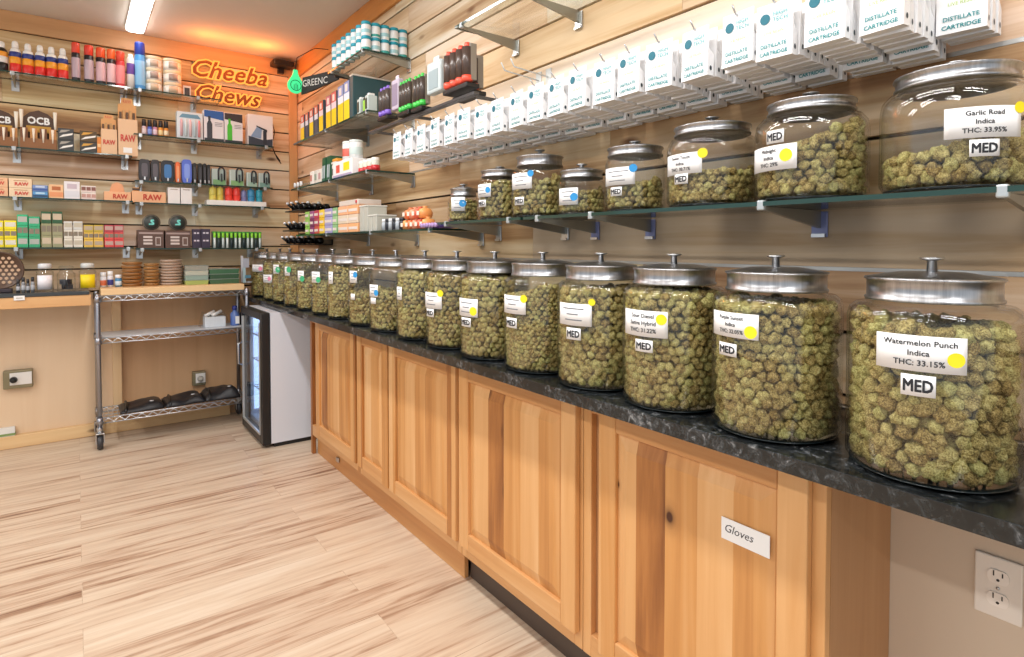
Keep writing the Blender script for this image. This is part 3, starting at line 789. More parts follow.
def fill_jar(cx, cy, z0, R, h, br, tilt, sdir, sub, place, n_single=0, shoulder=9, lim=None):
    spots = pile_spots(R, h, br, tilt, sdir, shoulder)
    cam_a = math.atan2(-cy, -cx)
    vis = []; rest = []
    for s in spots:
        a = math.atan2(s[1], s[0]) - cam_a
        a = (a + PI) % (2 * PI) - PI
        (vis if (s[3] and abs(a) < 1.25) else rest).append((abs(a), s))
    vis.sort(key=lambda q: q[0])
    sing = vis[:n_single]; rest += vis[n_single:]
    for _, (x, y, z, _o) in sing:
        sz = br * np.random.uniform(0.90, 1.28); M, q = rand_rot(); pi_ = np.random.randint(8)
        x, y, z = settle(PROT[3][pi_][0] @ M.T * sz, x, y, z, lim)
        o = bpy.data.objects.new('dried_bud', BUD_MESH[pi_])
        o.location = (cx + x, cy + y, z0 + z); o.rotation_mode = 'QUATERNION'; o.rotation_quaternion = q; o.scale = (sz, sz, sz)
        COL.objects.link(o)
        tag(o, 'dried green bud in ' + place, 'bud', 'dried buds against the glass in ' + place)
    V = []; F = []; base = 0
    for _, (x, y, z, o) in rest:
        v, f = PROT[sub][np.random.randint(8)]
        sz = br * np.random.uniform(0.90, 1.28); M, q = rand_rot()
        v = v @ M.T * sz
        V.append(v + np.array(settle(v, x, y, z, lim))); F.append(f + base); base += len(v)
    # the packed heart of the pile
    V = np.concatenate(V); F = np.concatenate(F)
    me = bpy.data.meshes.new('dried_buds')
    me.vertices.add(len(V)); me.vertices.foreach_set('co', V.astype(np.float32).ravel())
    me.loops.add(F.size); me.loops.foreach_set('vertex_index', F.astype(np.int32).ravel())
    me.polygons.add(len(F)); me.polygons.foreach_set('loop_start', np.arange(0, F.size, 3, dtype=np.int32))
    me.update(calc_edges=True)
    me.polygons.foreach_set('use_smooth', np.ones(len(F), bool))
    me.materials.append(BUD)
    o = bpy.data.objects.new('dried_buds', me); o.location = (cx, cy, z0); COL.objects.link(o)
    tag(o, 'dried green buds filling ' + place, 'buds', None, 'stuff')

def on_cyl(mb, cx, cy, r, th0, th1, z0, z1, d=0.0008, n=14, rad=0.0, mi=0):
    """sticker bent round a jar: a thin closed shell"""
    vs = []; fs = []
    for dd in (d, d + 0.0005):
        for j in range(2):
            for i in range(n + 1):
                a = th0 + (th1 - th0) * i / n
                z = (z0, z1)[j]
                vs.append((cx + (r + dd) * math.cos(a), cy + (r + dd) * math.sin(a), z))
    m = n + 1
    for i in range(n):
        fs.append((2 * m + i, 2 * m + i + 1, 3 * m + i + 1, 3 * m + i)); fs.append((i + 1, i, m + i, m + i + 1))
        fs.append((i, i + 1, 2 * m + i + 1, 2 * m + i)); fs.append((m + i + 1, m + i, 3 * m + i, 3 * m + i + 1))
    fs.append((0, 2 * m, 3 * m, m)); fs.append((n, m + n, 3 * m + n, 2 * m + n))
    return mb.add(vs, fs, mi, True)
def cyl_flat(mb, vs, fs, cx, cy, r, thc, zc, d, mi=0):
    return mb.add([(cx + (r + d + c) * math.cos(thc + a / r), cy + (r + d + c) * math.sin(thc + a / r), zc + b) for a, b, c in vs], fs, mi)
YEL, BLU, PIN, GRN = P('f4e21c', 0.5), P('2a94d6', 0.5), P('e88aa8', 0.5), P('3fae7a', 0.5)
def jar(cx, cy, z0, R, zs, zl, zt, zk, rl, label, place, fill, br, tilt=0.0, sdir=0.0, sub=2, stick=None, med=None, dot=None, lines=None, n_single=0, medtext=True):
    """zs shoulder height, zl lid bottom, zt lid top, zk knob top (all above z0)"""
    t = thing('glass_jar', (cx, cy, z0), label, 'jar', 'big lidded glass jars')
    w = 0.003
    q = R - rl
    outer = [(0, 0.0), (R * 0.80, 0.0), (R * 0.93, 0.004), (R, 0.016), (R, zs - q * 0.25), (R - q * 0.12, zs + (zl - zs) * 0.35), (R - q * 0.45, zs + (zl - zs) * 0.72), (rl + 0.003, zl - 0.006), (rl + 0.001, zl + 0.004), (rl - 0.006, zl + 0.008)]
    inner = [(rl - 0.008, zl + 0.004), (rl - 0.004, zl - 0.009), (R - q * 0.45 - w, zs + (zl - zs) * 0.70 - w), (R - q * 0.12 - w, zs + (zl - zs) * 0.33 - w), (R - w, zs - q * 0.25 - w), (R - w, 0.018), (R * 0.92, 0.009), (0, 0.009)]
    m = MB().lathe(outer + inner, cx, cy, 56)
    m.xf(lambda p: (p.x, p.y, p.z + z0))
    part('glass_body', m, GLASS, t)
    b = MB().lathe([(R * 0.70, 0.0009), (R * 0.86, 0.0012), (R * 0.955, 0.006), (R * 0.93, 0.007), (R * 0.72, 0.003)], cx, cy, 48).xf(lambda p: (p.x, p.y, p.z + z0))
    part('painted_refraction_ring', b, P('20282a', 0.08), t)  # dark refraction in the thick glass base, put into the colour
    lp = [(0, zl + 0.010), (rl - 0.004, zl + 0.010), (rl - 0.001, zl + 0.0005), (rl + 0.0035, zl), (rl + 0.004, zl + 0.004), (rl + 0.001, zl + 0.006), (rl + 0.001, zt - 0.003), (rl + 0.005, zt - 0.001), (rl + 0.004, zt + 0.002), (rl - 0.006, zt + 0.004), (rl * 0.55, zt + 0.010), (0, zt + 0.011)]
    ld = part('lid', MB().lathe(lp, cx, cy, 48).xf(lambda p: (p.x, p.y, p.z + z0)), ALU, t)
    kp = [(0, zt + 0.010), (0.0075, zt + 0.010), (0.0065, zk - 0.006), (0.011, zk - 0.005), (0.0165, zk - 0.003), (0.0165, zk - 0.001), (0, zk)]
    part('knob', MB().lathe(kp, cx, cy, 20).xf(lambda p: (p.x, p.y, p.z + z0)), STEEL, ld)
    if stick:
        th0, th1, za, zb = stick
        s = part('paper_label', on_cyl(MB(), cx, cy, R, th0, th1, za, zb), PAPER, t)
        wd = (th1 - th0) * R; hh = zb - za; thc = (th0 + th1) / 2
        x = MB()
        if lines:
            for i, (tx, fr) in enumerate(lines):
                vs, fs = text_fit(tx, wd * fr, hh * 0.155, bold=0.014)
                cyl_flat(x, vs, fs, cx, cy, R, thc - wd * 0.0 / R, za + hh * (0.80 - 0.28 * i), 0.0017)
        else:
            for i, fr in enumerate((0.62, 0.34, 0.5)):
                o = (random.random() - 0.5) * 0.05
                on_cyl(x, cx, cy, R, thc - wd * fr / 2 / R + o, thc + wd * fr / 2 / R + o, za + hh * (0.75 - 0.26 * i), za + hh * (0.75 - 0.26 * i) + hh * 0.045, 0.0014, 6)
        part('lettering', x, INK if lines else P('6a6e76', 0.6), s)
    if med:
        th0, th1, za, zb = med
        s = part('small_label', on_cyl(MB(), cx, cy, R, th0, th1, za, zb, n=6), PAPER, t)
        if medtext:
            vs, fs = text_fit('MED', (th1 - th0) * R * 0.86, (zb - za) * 0.56, bold=0.03)
            part('lettering', cyl_flat(MB(), vs, fs, cx, cy, R, (th0 + th1) / 2, (za + zb) / 2, 0.0017), INK, s)
    if dot:
        th, zc, rr, mt = dot
        vs = [(rr * math.cos(2 * PI * i / 20), rr * math.sin(2 * PI * i / 20), 0) for i in range(20)]
        part('dot_sticker', cyl_flat(MB(), vs, [tuple(range(20))], cx, cy, R, th, zc, 0.0021), mt, t)
    fill_jar(cx, cy, z0 + 0.0095, R - w - 0.0015, fill, br, tilt, sdir, sub, place, n_single, zs - q * 0.2,
             ([0.0, 0.0085, zs - q * 0.25 - w - 0.010, zs + (zl - zs) * 0.33 - w - 0.010, zs + (zl - zs) * 0.70 - w - 0.010, zl - 0.02],
              [R * 0.915, R - w - 0.0006, R - w - 0.0006, R - q * 0.12 - w - 0.001, R - q * 0.45 - w - 0.001, rl - 0.006]))
    return t

def dotat(j, mt):   # a sticker centre from its patch
    return ((j[0] + j[1]) / 2, (j[2] + j[3]) / 2, (j[3] - j[2]) / 2, mt)
CNT = 'jar from the right on the granite worktop'
ROWJ = [  # cy, R, fill height, bud radius, tilt
    (0.348, 0.1165, 0.225, 0.0150, 0.01), (0.607, 0.1165, 0.238, 0.0135, 0.01), (0.848, 0.115, 0.250, 0.0130, 0.0),
    (1.079, 0.113, 0.238, 0.0135, 0.0), (1.314, 0.113, 0.220, 0.0095, -0.022), (1.557, 0.115, 0.250, 0.0125, 0.0),
    (1.793, 0.112, 0.246, 0.0125, 0.0), (2.032, 0.112, 0.250, 0.0125, 0.0), (2.289, 0.113, 0.155, 0.0125, 0.01),
    (2.529, 0.112, 0.130, 0.0115, 0.01), (2.809, 0.112, 0.245, 0.0130, 0.0), (3.048, 0.112, 0.150, 0.0115, 0.01),
    (3.304, 0.112, 0.165, 0.0115, -0.02), (3.558, 0.112, 0.245, 0.0125, 0.0), (3.823, 0.108, 0.235, 0.0125, 0.0),
    (4.050, 0.108, 0.230, 0.0125, 0.0), (4.380, 0.110, 0.180, 0.0125, 0.0)]
JX = 1.09
jst = {  # paper label, small label, dot, lettering
 0: ((2.844, 3.815, 1.012, 1.064), (3.148, 3.511, 0.976, 1.007), (3.595, 3.816, 1.022, 1.043), [('Watermelon Punch', .80), ('Indica', .34), ('THC: 33.15%', .60)], 'y'),
 1: ((2.463, 3.423, 1.024, 1.070), (2.687, 3.073, 0.988, 1.012), (3.208, 3.394, 1.026, 1.049), [('Purple Sunset', .72), ('Indica', .34), ('THC: 32.05%', .62)], 'y'),
 2: ((2.692, 3.702, 0.999, 1.055), (3.046, 3.428, 0.966, 0.992), (3.483, 3.684, 1.027, 1.050), [('Sour Diesel', .62), ('Sativa Hybrid', .66), ('THC: 31.22%', .64)], 'y'),
 3: ((2.814, 3.734, 0.998, 1.052), (3.095, 3.487, 0.963, 0.992), (3.646, 3.819, 1.049, 1.066), None, 'y'),
 4: ((2.697, 3.597, 1.004, 1.055), (2.894, 3.331, 0.964, 0.992), (3.427, 3.650, 1.037, 1.059), None, 'y'),
 5: ((2.748, 3.628, 0.973, 1.029), (2.956, 3.395, 0.941, 0.969), (3.359, 3.597, 0.978, 1.005), None, 'y'),
 6: ((2.793, 3.691, 0.978, 1.033), (2.951, 3.381, 0.949, 0.976), (3.510, 3.759, 1.020, 1.044), None, 'y'),
 7: ((3.009, 3.345, 0.990, 1.039), None, None, None, 'b'),
 8: ((3.028, 3.566, 0.984, 1.034), (3.127, 3.462, 0.955, 0.980), (3.352, 3.611, 0.989, 1.014), None, 'b'),
 9: ((3.194, 3.639, 1.030, 1.083), (3.267, 3.527, 0.955, 0.981), (3.420, 3.688, 1.053, 1.079), None, 'b'),
 10: ((3.246, 3.553, 1.011, 1.069), None, None, None, 'b'),
 11: ((3.153, 3.754, 1.004, 1.061), None, (3.513, 3.806, 1.005, 1.035), None, 'g'),
 12: ((3.282, 3.736, 1.002, 1.057), None, (3.464, 3.791, 0.997, 1.030), None, 'g'),
 13: ((3.310, 3.717, 1.019, 1.072), None, (3.502, 3.780, 1.037, 1.072), None, 'g'),
 14: ((3.323, 3.796, 1.021, 1.077), None, (3.573, 3.861, 1.027, 1.064), None, 'g'),
 15: ((3.213, 3.970, 0.954, 1.006), None, (3.694, 3.906, 0.967, 0.993), None, 'p'),
 16: ((3.439, 4.223, 1.014, 1.063), None, (3.973, 4.163, 1.021, 1.049), None, 'p')}
DOTM = {'y': YEL, 'b': BLU, 'p': PIN, 'g': GRN}
JDESC = {0: 'nearest and largest-looking glass jar, first from the right on the granite worktop',
         1: 'second jar from the right on the granite worktop, packed with chunky buds', 2: 'third jar from the right on the granite worktop with a yellow dot on its label',
         4: 'fifth jar from the right on the granite worktop, filled with small dark buds', 16: 'last jar at the far corner end of the granite worktop, with a pinkish label'}
for i, (cy, R, fl_, br, tl) in enumerate(ROWJ):
    st, md, dt, ln, dm = jst[i]
    place = 'the nearest jar on the worktop' if i == 0 else 'the %s jar from the right on the worktop' % ORD[i]
    lab = JDESC.get(i, '%s jar from the right on the granite worktop, with a metal lid' % ORD[i])
    jar(JX, cy, CT, R, 0.250, 0.270, 0.304, 0.338, 0.088 if i < 14 else 0.084, lab, place, fl_, br * 0.95, tl, 2.0, 3 if i < 5 else 2, st, md,
        dotat(dt, DOTM[dm]) if dt else None, ln, {0: 120, 1: 90, 2: 40}.get(i, 0), i < 8)

# ------------------------------------------------------------------ glass shelves on the right wall
SZ = 1.2825                       # top of the jar shelf
SHX = 1.105
def glass_shelf_right(y0, y1, ztop, label, x0=SHX):
    t = thing('glass_shelf', ((x0 + W) / 2, (y0 + y1) / 2, ztop - 0.009), label, 'shelf', 'glass shelves on the right wall')
    part('glass_plate', MB().box(x0 + 0.0015, W - 0.004, y0 + 0.0015, y1 - 0.0015, ztop - 0.009, ztop), SHELF_GLASS, t)
    e = MB(); e.box(x0, x0 + 0.0014, y0, y1, ztop - 0.009, ztop); e.box(x0, W - 0.004, y0, y0 + 0.0014, ztop - 0.009, ztop); e.box(x0, W - 0.004, y1 - 0.0014, y1, ztop - 0.009, ztop)
    part('polished_edge', e, EDGE, t)
BR_M = P('a09e94', 0.3, 0.6, name='bracket_metal')
FILM = P('8f96c8', 0.3, name='bracket_film')
def bracket_right(y, ztop, label, film=False, x0=1.118):
    t = thing('shelf_bracket', (W, y, ztop - 0.06), label, 'bracket', 'shelf brackets on the right wall')
    z = ztop - 0.0095
    part('arm', MB().prism([(0, 0), (W - x0 - 0.004, 0), (W - x0 - 0.004, -0.040), (0.012, -0.008), (0, -0.008)], (x0, y, z), (1, 0, 0), (0, 0, 1), (0, 1, 0), -0.004, 0.004), BR_M, t)
    c = MB().box(x0 - 0.0135, x0 - 0.001, y - 0.008, y + 0.008, z - 0.008, z + 0.0125)
    part('clip', c, P('b4bcc0', 0.3, 0.4), t, 0.003)
    part('wall_plate', MB().box(W - 0.006, W - 0.0005, y - 0.018, y + 0.018, z - 0.060, z - 0.002), FILM if film else STEEL, t, 0.002)
    part('foot', MB().box(W - 0.012, W - 0.0065, y - 0.015, y + 0.015, z - 0.060, z - 0.052), STEEL, t)
glass_shelf_right(-0.15, 0.645, SZ, 'glass shelf under the nearest two shelf jars')
glass_shelf_right(0.655, 1.43, SZ, 'glass shelf piece in the middle under the shelf jars')
glass_shelf_right(1.44, 1.985, SZ, 'glass shelf piece under the three farthest shelf jars')
for i, (y, fm_) in enumerate(((0.266, True), (0.650, True), (1.137, True), (1.364, True), (1.51, False), (1.905, False))):
    bracket_right(y, SZ, '%s bracket from the right under the jar shelf' % ORD[i], fm_)
SX = 1.215
def sj(i, cyy, R, rl, zs, zl, zt, zk, fill, br, tl, sd, st, md, dt, ln, dm, lab):
    cy = cyy * 1.0125
    place = 'the %s shelf jar from the right' % ORD[i]
    jar(SX, cy, SZ + 0.0004, R, zs - SZ, zl - SZ, zt - SZ, zk - SZ, rl, lab, place, fill, br, tl, sd, 3 if i < 3 else 2, st, md, dotat(dt, DOTM[dm]), ln, {0: 50}.get(i, 0))
sj(0, .354, .110, .086, 1.435, 1.462, 1.484, 1.508, .068, .0135, .012, -1.0, (3.305, 4.244, 1.361, 1.409), (3.596, 3.951, 1.332, 1.358), (4.130, 4.308, 1.397, 1.415),
   [('Garlic Road', .60), ('Indica', .34), ('THC: 33.95%', .68)], 'y', 'nearest jar on the glass shelf, wide and only a third full')
sj(1, .598, .106, .079, 1.430, 1.462, 1.482, 1.507, .110, .0125, .035, -1.0, (2.277, 3.393, 1.343, 1.392), (2.787, 3.160, 1.396, 1.422), (3.087, 3.308, 1.358, 1.383),
   [('Midnight', .40), ('Indica', .3), ('THC: 29%', .4)], 'y', 'second jar from the right on the glass shelf, its small label above the big one')
sj(2, .828, .103, .083, 1.420, 1.452, 1.471, 1.498, .070, .0110, .006, -1.0, (2.487, 3.549, 1.357, 1.404), (2.858, 3.238, 1.335, 1.358), (3.441, 3.672, 1.389, 1.411),
   [('Sweet Tooth', .5), ('Indica', .3), ('THC: 30.71%', .55)], 'y', 'third jar from the right on the glass shelf with a yellow dot')
sj(3, 1.063, .080, .070, 1.412, 1.432, 1.453, 1.475, .065, .0105, .012, -1.0, (2.616, 3.870, 1.352, 1.398), (2.989, 3.448, 1.324, 1.347), (3.679, 3.932, 1.383, 1.404), None, 'b', 'slender fourth jar from the right on the glass shelf, buds heaped to one side')
sj(4, 1.268, .073, .060, 1.372, 1.392, 1.413, 1.437, .062, .0095, .004, -1.0, (2.864, 3.812, 1.312, 1.361), None, (3.524, 3.772, 1.323, 1.346), None, 'b', 'short squat jar with a blue dot, fifth from the right on the glass shelf')
sj(5, 1.463, .093, .072, 1.418, 1.448, 1.478, 1.505, .100, .0115, .022, -1.0, (2.814, 3.766, 1.372, 1.422), (3.023, 3.470, 1.322, 1.347), (3.587, 3.835, 1.408, 1.429), None, 'b', 'sixth jar from the right on the glass shelf, wide with a tall metal lid')
sj(6, 1.683, .077, .064, 1.412, 1.434, 1.455, 1.474, .120, .0110, .0, -1.0, (2.559, 3.681, 1.363, 1.408), (2.806, 3.414, 1.329, 1.353), (3.355, 3.681, 1.376, 1.397), None, 'b', 'seventh jar from the right on the glass shelf, nearly full')
sj(7, 1.925, .062, .048, 1.362, 1.384, 1.412, 1.433, .075, .0100, .0, -1.0, (3.330, 4.249, 1.326, 1.379), None, (3.942, 4.249, 1.341, 1.368), None, 'b', 'smallest jar with a blue dot at the far end of the glass shelf')

# ------------------------------------------------------------------ white hanging cartons on pegs
TEAL = P('1f8f96', 0.5); CARD = P('f3f4f6', 0.5); LIME = P('a8c860', 0.5)
PEG_Y = [0.365, 0.447, 0.529, 0.630, 0.712, 0.815, 0.916, 1.008, 1.095, 1.195, 1.290, 1.385, 1.480, 1.580, 1.680, 1.785, 1.890, 2.000, 2.110, 2.220, 2.330]
PZ = 1.672
def carton_mesh():
    b = MB(); d = 0.021; w = 0.037
    # box with the card rising from its front and a folded ridge behind
    prof = [(0, 0), (d, 0), (d, 0.046), (0.006, 0.060), (0.0066, 0.110), (0.0046, 0.110)]      # (depth to the wall, height)
    b.prism(prof, (0, w, 0), (1, 0, 0), (0, 0, 1), (0, -1, 0), 0, 2 * w)
    return b
cb_ = carton_mesh()
def carton_parts():
    x = MB()
    x.add(ring_pts((0.0018, 0.019, 0.081), RU, RV, 0.0105), [tuple(range(24))])
    l1 = MB(); flat_text(l1, 'HIGH', (0.0024, -0.012, 0.088), RU, RV, 0.030, 0.0085, RN, 0.0008, bold=0.01); flat_text(l1, 'TECH', (0.0020, -0.012, 0.076), RU, RV, 0.030, 0.0085, RN, 0.0008, bold=0.01)
    l2 = MB(); flat_text(l2, 'DISTILLATE', (0, 0, 0.026), RU, RV, 0.058, 0.0074, RN, 0.0008, bold=0.02); flat_text(l2, 'CARTRIDGE', (0, 0, 0.011), RU, RV, 0.058, 0.0074, RN, 0.0008, bold=0.02)
    l3 = MB(); flat_text(l3, 'LIVE RESIN', (0.0008, 0.0, 0.052), RU, RV, 0.04, 0.006, RN, 0.0008)
    em = MB()
    q = ring_pts((0.011, -0.0376, 0.016), (1, 0, 0), RV, 0.0036, 14, 0.0052); em.add(q, [tuple(range(14))])
    return x, l1, l2, l3, em
cx_, cl1, cl2, cl3, cem = carton_parts()
ct_proto = bpy.data.objects.new('hanging_carton', None)
p1 = mesh_obj('carton', cb_, CARD); p2 = mesh_obj('emblem', cem, P('26343c', 0.5)); p3 = mesh_obj('lettering', cl2, TEAL)
p4 = mesh_obj('logo_disc', cx_, P('1b6d80', 0.5)); p5 = mesh_obj('heading', cl1, P('5fb0b6', 0.5)); p6 = mesh_obj('small_print', cl3, LIME)
protos = (p1, p2, p3, p4, p5, p6)
def hang_carton(loc, yaw, label, front):
    r = ct_proto.copy(); r.location = loc; r.rotation_euler = (0, 0, yaw); COL.objects.link(r)
    tag(r, label, 'carton', 'white hanging cartons over the jar shelf')
    for q in (protos if front else protos[:3]):
        c = q.copy(); COL.objects.link(c); c.parent = r
for i, y in enumerate(PEG_Y):
    t = thing('display_peg', (W, y, PZ), '%s wire peg from the right above the jar shelf' % ORD[i], 'peg', 'wire pegs of the white cartons')
    part('wire', MB().tube([(W - 0.002, y, PZ - 0.012), (1.112, y, PZ + 0.004), (1.098, y, PZ + 0.020)], 0.0022, 6), STEEL, t)
    part('foot_plate', MB().box(W - 0.006, W - 0.0005, y - 0.012, y + 0.012, PZ - 0.030, PZ + 0.004), STEEL, t)
    n = 9; first = 0
    if i == 0: first = 6
    if i == 1: first = 1
    if i == 2: first = 0
    cnt = 0
    for k in range(first, n):
        xx = 1.112 + k * 0.0256
        drop = 0.0 if k < 6 else (-0.011 if i else 0.012)
        zz = PZ + 0.004 - 0.106 - 0.012 * k / n + drop + random.uniform(-0.002, 0.002)
        lab = 'front white carton on the %s peg from the right' % ORD[i] if cnt == 0 else 'white carton %s from the front on the %s peg from the right' % (ORD[cnt], ORD[i])
        jit = 0.11 if cnt == 0 else 0.05
        hang_carton((xx, y + random.uniform(-0.004, 0.004), zz + (random.uniform(-0.006, 0.004) if cnt == 0 else 0)), random.uniform(-jit, jit), lab, cnt == 0)
        cnt += 1
for q in protos: bpy.data.objects.remove(q)
bpy.data.objects.remove(ct_proto)

# ------------------------------------------------------------------ top empty shelf, upper right
glass_shelf_right(0.95, 1.83, 1.982, 'empty glass shelf at the top of the right wall')
bracket_right(1.79, 1.982, 'far bracket under the empty top shelf'); bracket_right(1.445, 1.982, 'middle bracket under the empty top shelf')
bracket_right(1.10, 1.982, 'near bracket under the empty top shelf')

# ------------------------------------------------------------------ far shelves of the right wall
def cyl_thing(name, x, y, z, prof_body, mat_b, prof_cap, mat_c, label, cat, group=None, n=20, extra=None):
    t = thing(name, (x, y, z), label, cat, group)
    mv = lambda p: (p.x, p.y, p.z + z)
    part('body', MB().lathe(prof_body, x, y, n).xf(mv), mat_b, t)
    if prof_cap: part('cap', MB().lathe(prof_cap, x, y, n).xf(mv), mat_c, t)
    for nm, pr, mt in (extra or []): part(nm, MB().lathe(pr, x, y, n).xf(mv), mt, t)
    return t
R1, R2, R3, R4 = 2.128, 1.832, 1.552, 1.262
glass_shelf_right(2.665, 3.15, R1, 'highest far glass shelf carrying white cans with teal lids')
glass_shelf_right(2.62, 3.78, R2, 'far glass shelf carrying the yellow-fronted boxes')
glass_shelf_right(2.62, 3.85, R3, 'far glass shelf carrying jars with red bases and round tins')
glass_shelf_right(1.995, 3.75, R4, 'far glass shelf just above the worktop jars')
for nm, z, ys in (('highest', R1, (2.68, 3.10)), ('yellow-box', R2, (2.64, 3.2)), ('tin', R3, (2.64, 3.15, 3.7)), ('lowest', R4, (2.03, 2.6, 3.2))):
    for k, y in enumerate(ys): bracket_right(y, z, '%s bracket from the near end under the %s far shelf' % (ORD[k], nm))
# cans with teal lids: rows of five deep, two high
TEALCAP = P('1a9db4', 0.4); CANW = P('eef2f4', 0.4)
for lv in range(2):
    for iy in range(7):
        for ix in range(5):
            if iy > 0 and ix > 0: continue
            x = 1.135 + ix * 0.048; y = 2.70 + iy * 0.067; z = R1 + 0.0004 + lv * 0.070
            if iy == 0: lab = 'teal-lidded can, %s from the front, %s row at the near end' % (ORD[ix], ('lower', 'upper')[lv])
            else: lab = 'teal-lidded can, %s from the near end, front %s row' % (ORD[iy], ('lower', 'upper')[lv])
            c = cyl_thing('teal_lidded_can', x, y, z, [(0, 0), (0.0215, 0), (0.0225, 0.002), (0.0225, 0.052), (0.021, 0.054), (0, 0.054)], CANW,
                      [(0.022, 0.054), (0.0232, 0.055), (0.0232, 0.066), (0.022, 0.069), (0, 0.069)], TEALCAP, lab, 'can', 'white cans with teal lids', 18,
                      [('label_band', [(0.0227, 0.014), (0.0229, 0.015), (0.0229, 0.030), (0.0227, 0.031)], P('9fd0d8', 0.4))] if (ix + lv) % 2 else [('label_band', [(0.0227, 0.004), (0.0229, 0.005), (0.0229, 0.015), (0.0227, 0.016)], P('2fa39a', 0.4))])
# upright fronted boxes on R2: coloured top, white middle, yellow base
def front_box(y0, y1, zt, low, mid, hi, label, side='3f4a52'):
    t = thing('display_box', (1.2, (y0 + y1) / 2, R2), label, 'box', 'tall product boxes on the far shelf')
    z0 = R2 + 0.0004; h = zt - z0
    part('carton', MB().box(1.125, 1.30, y0, y1, z0, zt), P(side, 0.5), t, 0.0015)
    for nm, a, b, c in (('lower_panel', 0.02, 0.52, low), ('middle_panel', 0.52, 0.70, mid), ('upper_panel', 0.70, 0.98, hi)):
        part(nm, MB().box(1.1235, 1.1252, y0 + 0.003, y1 - 0.003, z0 + h * a, z0 + h * b), P(c, 0.45), t)
    part('picture', MB().box(1.1225, 1.1234, y0 + (y1 - y0) * 0.3, y1 - (y1 - y0) * 0.3, z0 + h * 0.74, z0 + h * 0.92), P('f0d8d0', 0.45), t)
FB = [(3.66, .070, .160, 'f2c81c', 'eae6ea', 'd85a42', 'first tall box from the corner end, yellow base and red top'), (3.575, .055, .160, '4a4a58', 'e6e2ea', 'd86a4a', 'second tall box from the corner end with a dark base'),
      (3.49, .070, .168, 'f4cc18', 'ecdce4', 'd0604a', 'third tall box from the corner end with a yellow base'), (3.405, .060, .172, '50505c', 'e4e0ea', 'da6a48', 'fourth tall box from the corner end with a grey base'),
      (3.32, .070, .180, 'f2ca20', 'f0d6dc', 'd8643e', 'fifth tall box from the corner end with a yellow base'), (3.20, .075, .185, 'f0c51a', 'efe6ea', 'c8707a', 'sixth tall box from the corner end with a pinkish top'),
      (3.115, .075, .190, 'f4cd1c', 'eccfd8', 'd2605a', 'seventh tall box from the corner end with a pink band'), (3.015, .080, .200, 'f4ca14', 'e8e6f0', '8a98c4', 'eighth tall box from the corner end with a lilac top'),
      (2.93, .080, .205, 'f6cf1c', 'e6e4f0', '7f90c0', 'ninth tall box, nearest of the yellow ones, with a lilac top')]
for yc, w, h, a, b, c, lab in FB: front_box(yc - w / 2, yc + w / 2, R2 + h, a, b, c, lab)
t = thing('teal_box', (1.22, 2.86, R2), 'large dark teal box standing at the end of the yellow boxes', 'box')
part('carton', MB().box(1.125, 1.33, 2.845, 2.885, R2 + 0.0004, R2 + 0.215), P('2c4f55', 0.45), t, 0.002)
part('top_edge', MB().box(1.124, 1.331, 2.843, 2.887, R2 + 0.2151, R2 + 0.222), P('d8cfc4', 0.5), t)
# small clear packs next to it
for k, (y, xx, c) in enumerate(((2.79, 1.15, 'c9d6d2'), (2.74, 1.16, '2b3a2c'), (2.69, 1.15, 'bfcfd0'))):
    t = thing('clear_pack', (xx, y, R2), ('clear pack just past the dark teal box', 'dark green-capped pack between two clear packs', 'clear pack at the near end of the yellow-box shelf')[k], 'pack')
    part('sleeve', MB().box(xx - 0.02, xx + 0.03, y - 0.016, y + 0.016, R2 + 0.0004, R2 + 0.085), P(c, 0.25), t, 0.004)
    part('card', MB().box(xx - 0.0215, xx - 0.0203, y - 0.012, y + 0.012, R2 + 0.02, R2 + 0.07), P('39463c' if k != 1 else '9ad24a', 0.4), t)
    part('cap', MB().box(xx - 0.012, xx + 0.02, y - 0.010, y + 0.010, R2 + 0.0852, R2 + 0.096), P('e8ecec', 0.3), t, 0.003)

# hanging multi-packs with brown windows: purple, green, red
def multipack(yc, zc, w, h, n_tubes, body, capc, label, xf_=1.09, group='hanging tube packs'):
    t = thing('tube_pack', (xf_ + 0.03, yc, zc), label, 'pack', group)
    x0 = xf_
    part('backing', MB().box(x0 + 0.013, x0 + 0.040, yc - w / 2 + 0.002, yc + w / 2 - 0.002, zc + 0.006, zc + h * 0.98), P('8d8478', 0.45), t, 0.003)
    tw = w / n_tubes
    for k in range(n_tubes):
        y = yc - w / 2 + tw * (k + 0.5); r = tw * 0.46
        m = MB().lathe([(0, zc + h * 0.16), (r, zc + h * 0.16), (r, zc + h * 0.88), (0, zc + h * 0.88)], x0 + 0.012, y, 12)
        tb = part('tube', m, P(body, 0.3), t)
        part('tip', MB().lathe([(r * 0.55, zc + h * 0.88), (r * 0.62, zc + h * 0.90), (r * 0.5, zc + h), (0, zc + h * 1.02)], x0 + 0.012, y, 10), P(capc, 0.35), tb)
        part('end_cap', MB().lathe([(0, zc), (r * 0.8, zc), (r * 1.04, zc + 0.006), (r * 1.04, zc + h * 0.16), (0, zc + h * 0.165)], x0 + 0.012, y, 12), P(capc, 0.35), tb)
    part('base_tray', MB().box(x0 - 0.004, x0 + 0.05, yc - w / 2, yc + w / 2, zc - 0.020, zc - 0.004), P('1a1a1c', 0.4), t, 0.003)
    return t
multipack(1.795, 1.760, 0.165, 0.135, 4, '4b3b34', 'e8553e', 'red-tipped tube pack, nearest of the hanging tube packs', 1.085)
multipack(1.835, 1.752, 0.150, 0.125, 4, '4b3b34', 'e05a42', 'red-tipped tube pack hanging right behind the nearest one', 1.145)
multipack(2.095, 1.745, 0.085, 0.125, 3, '463c36', '3fc24a', 'green-tipped tube pack, the nearer of the two', 1.09)
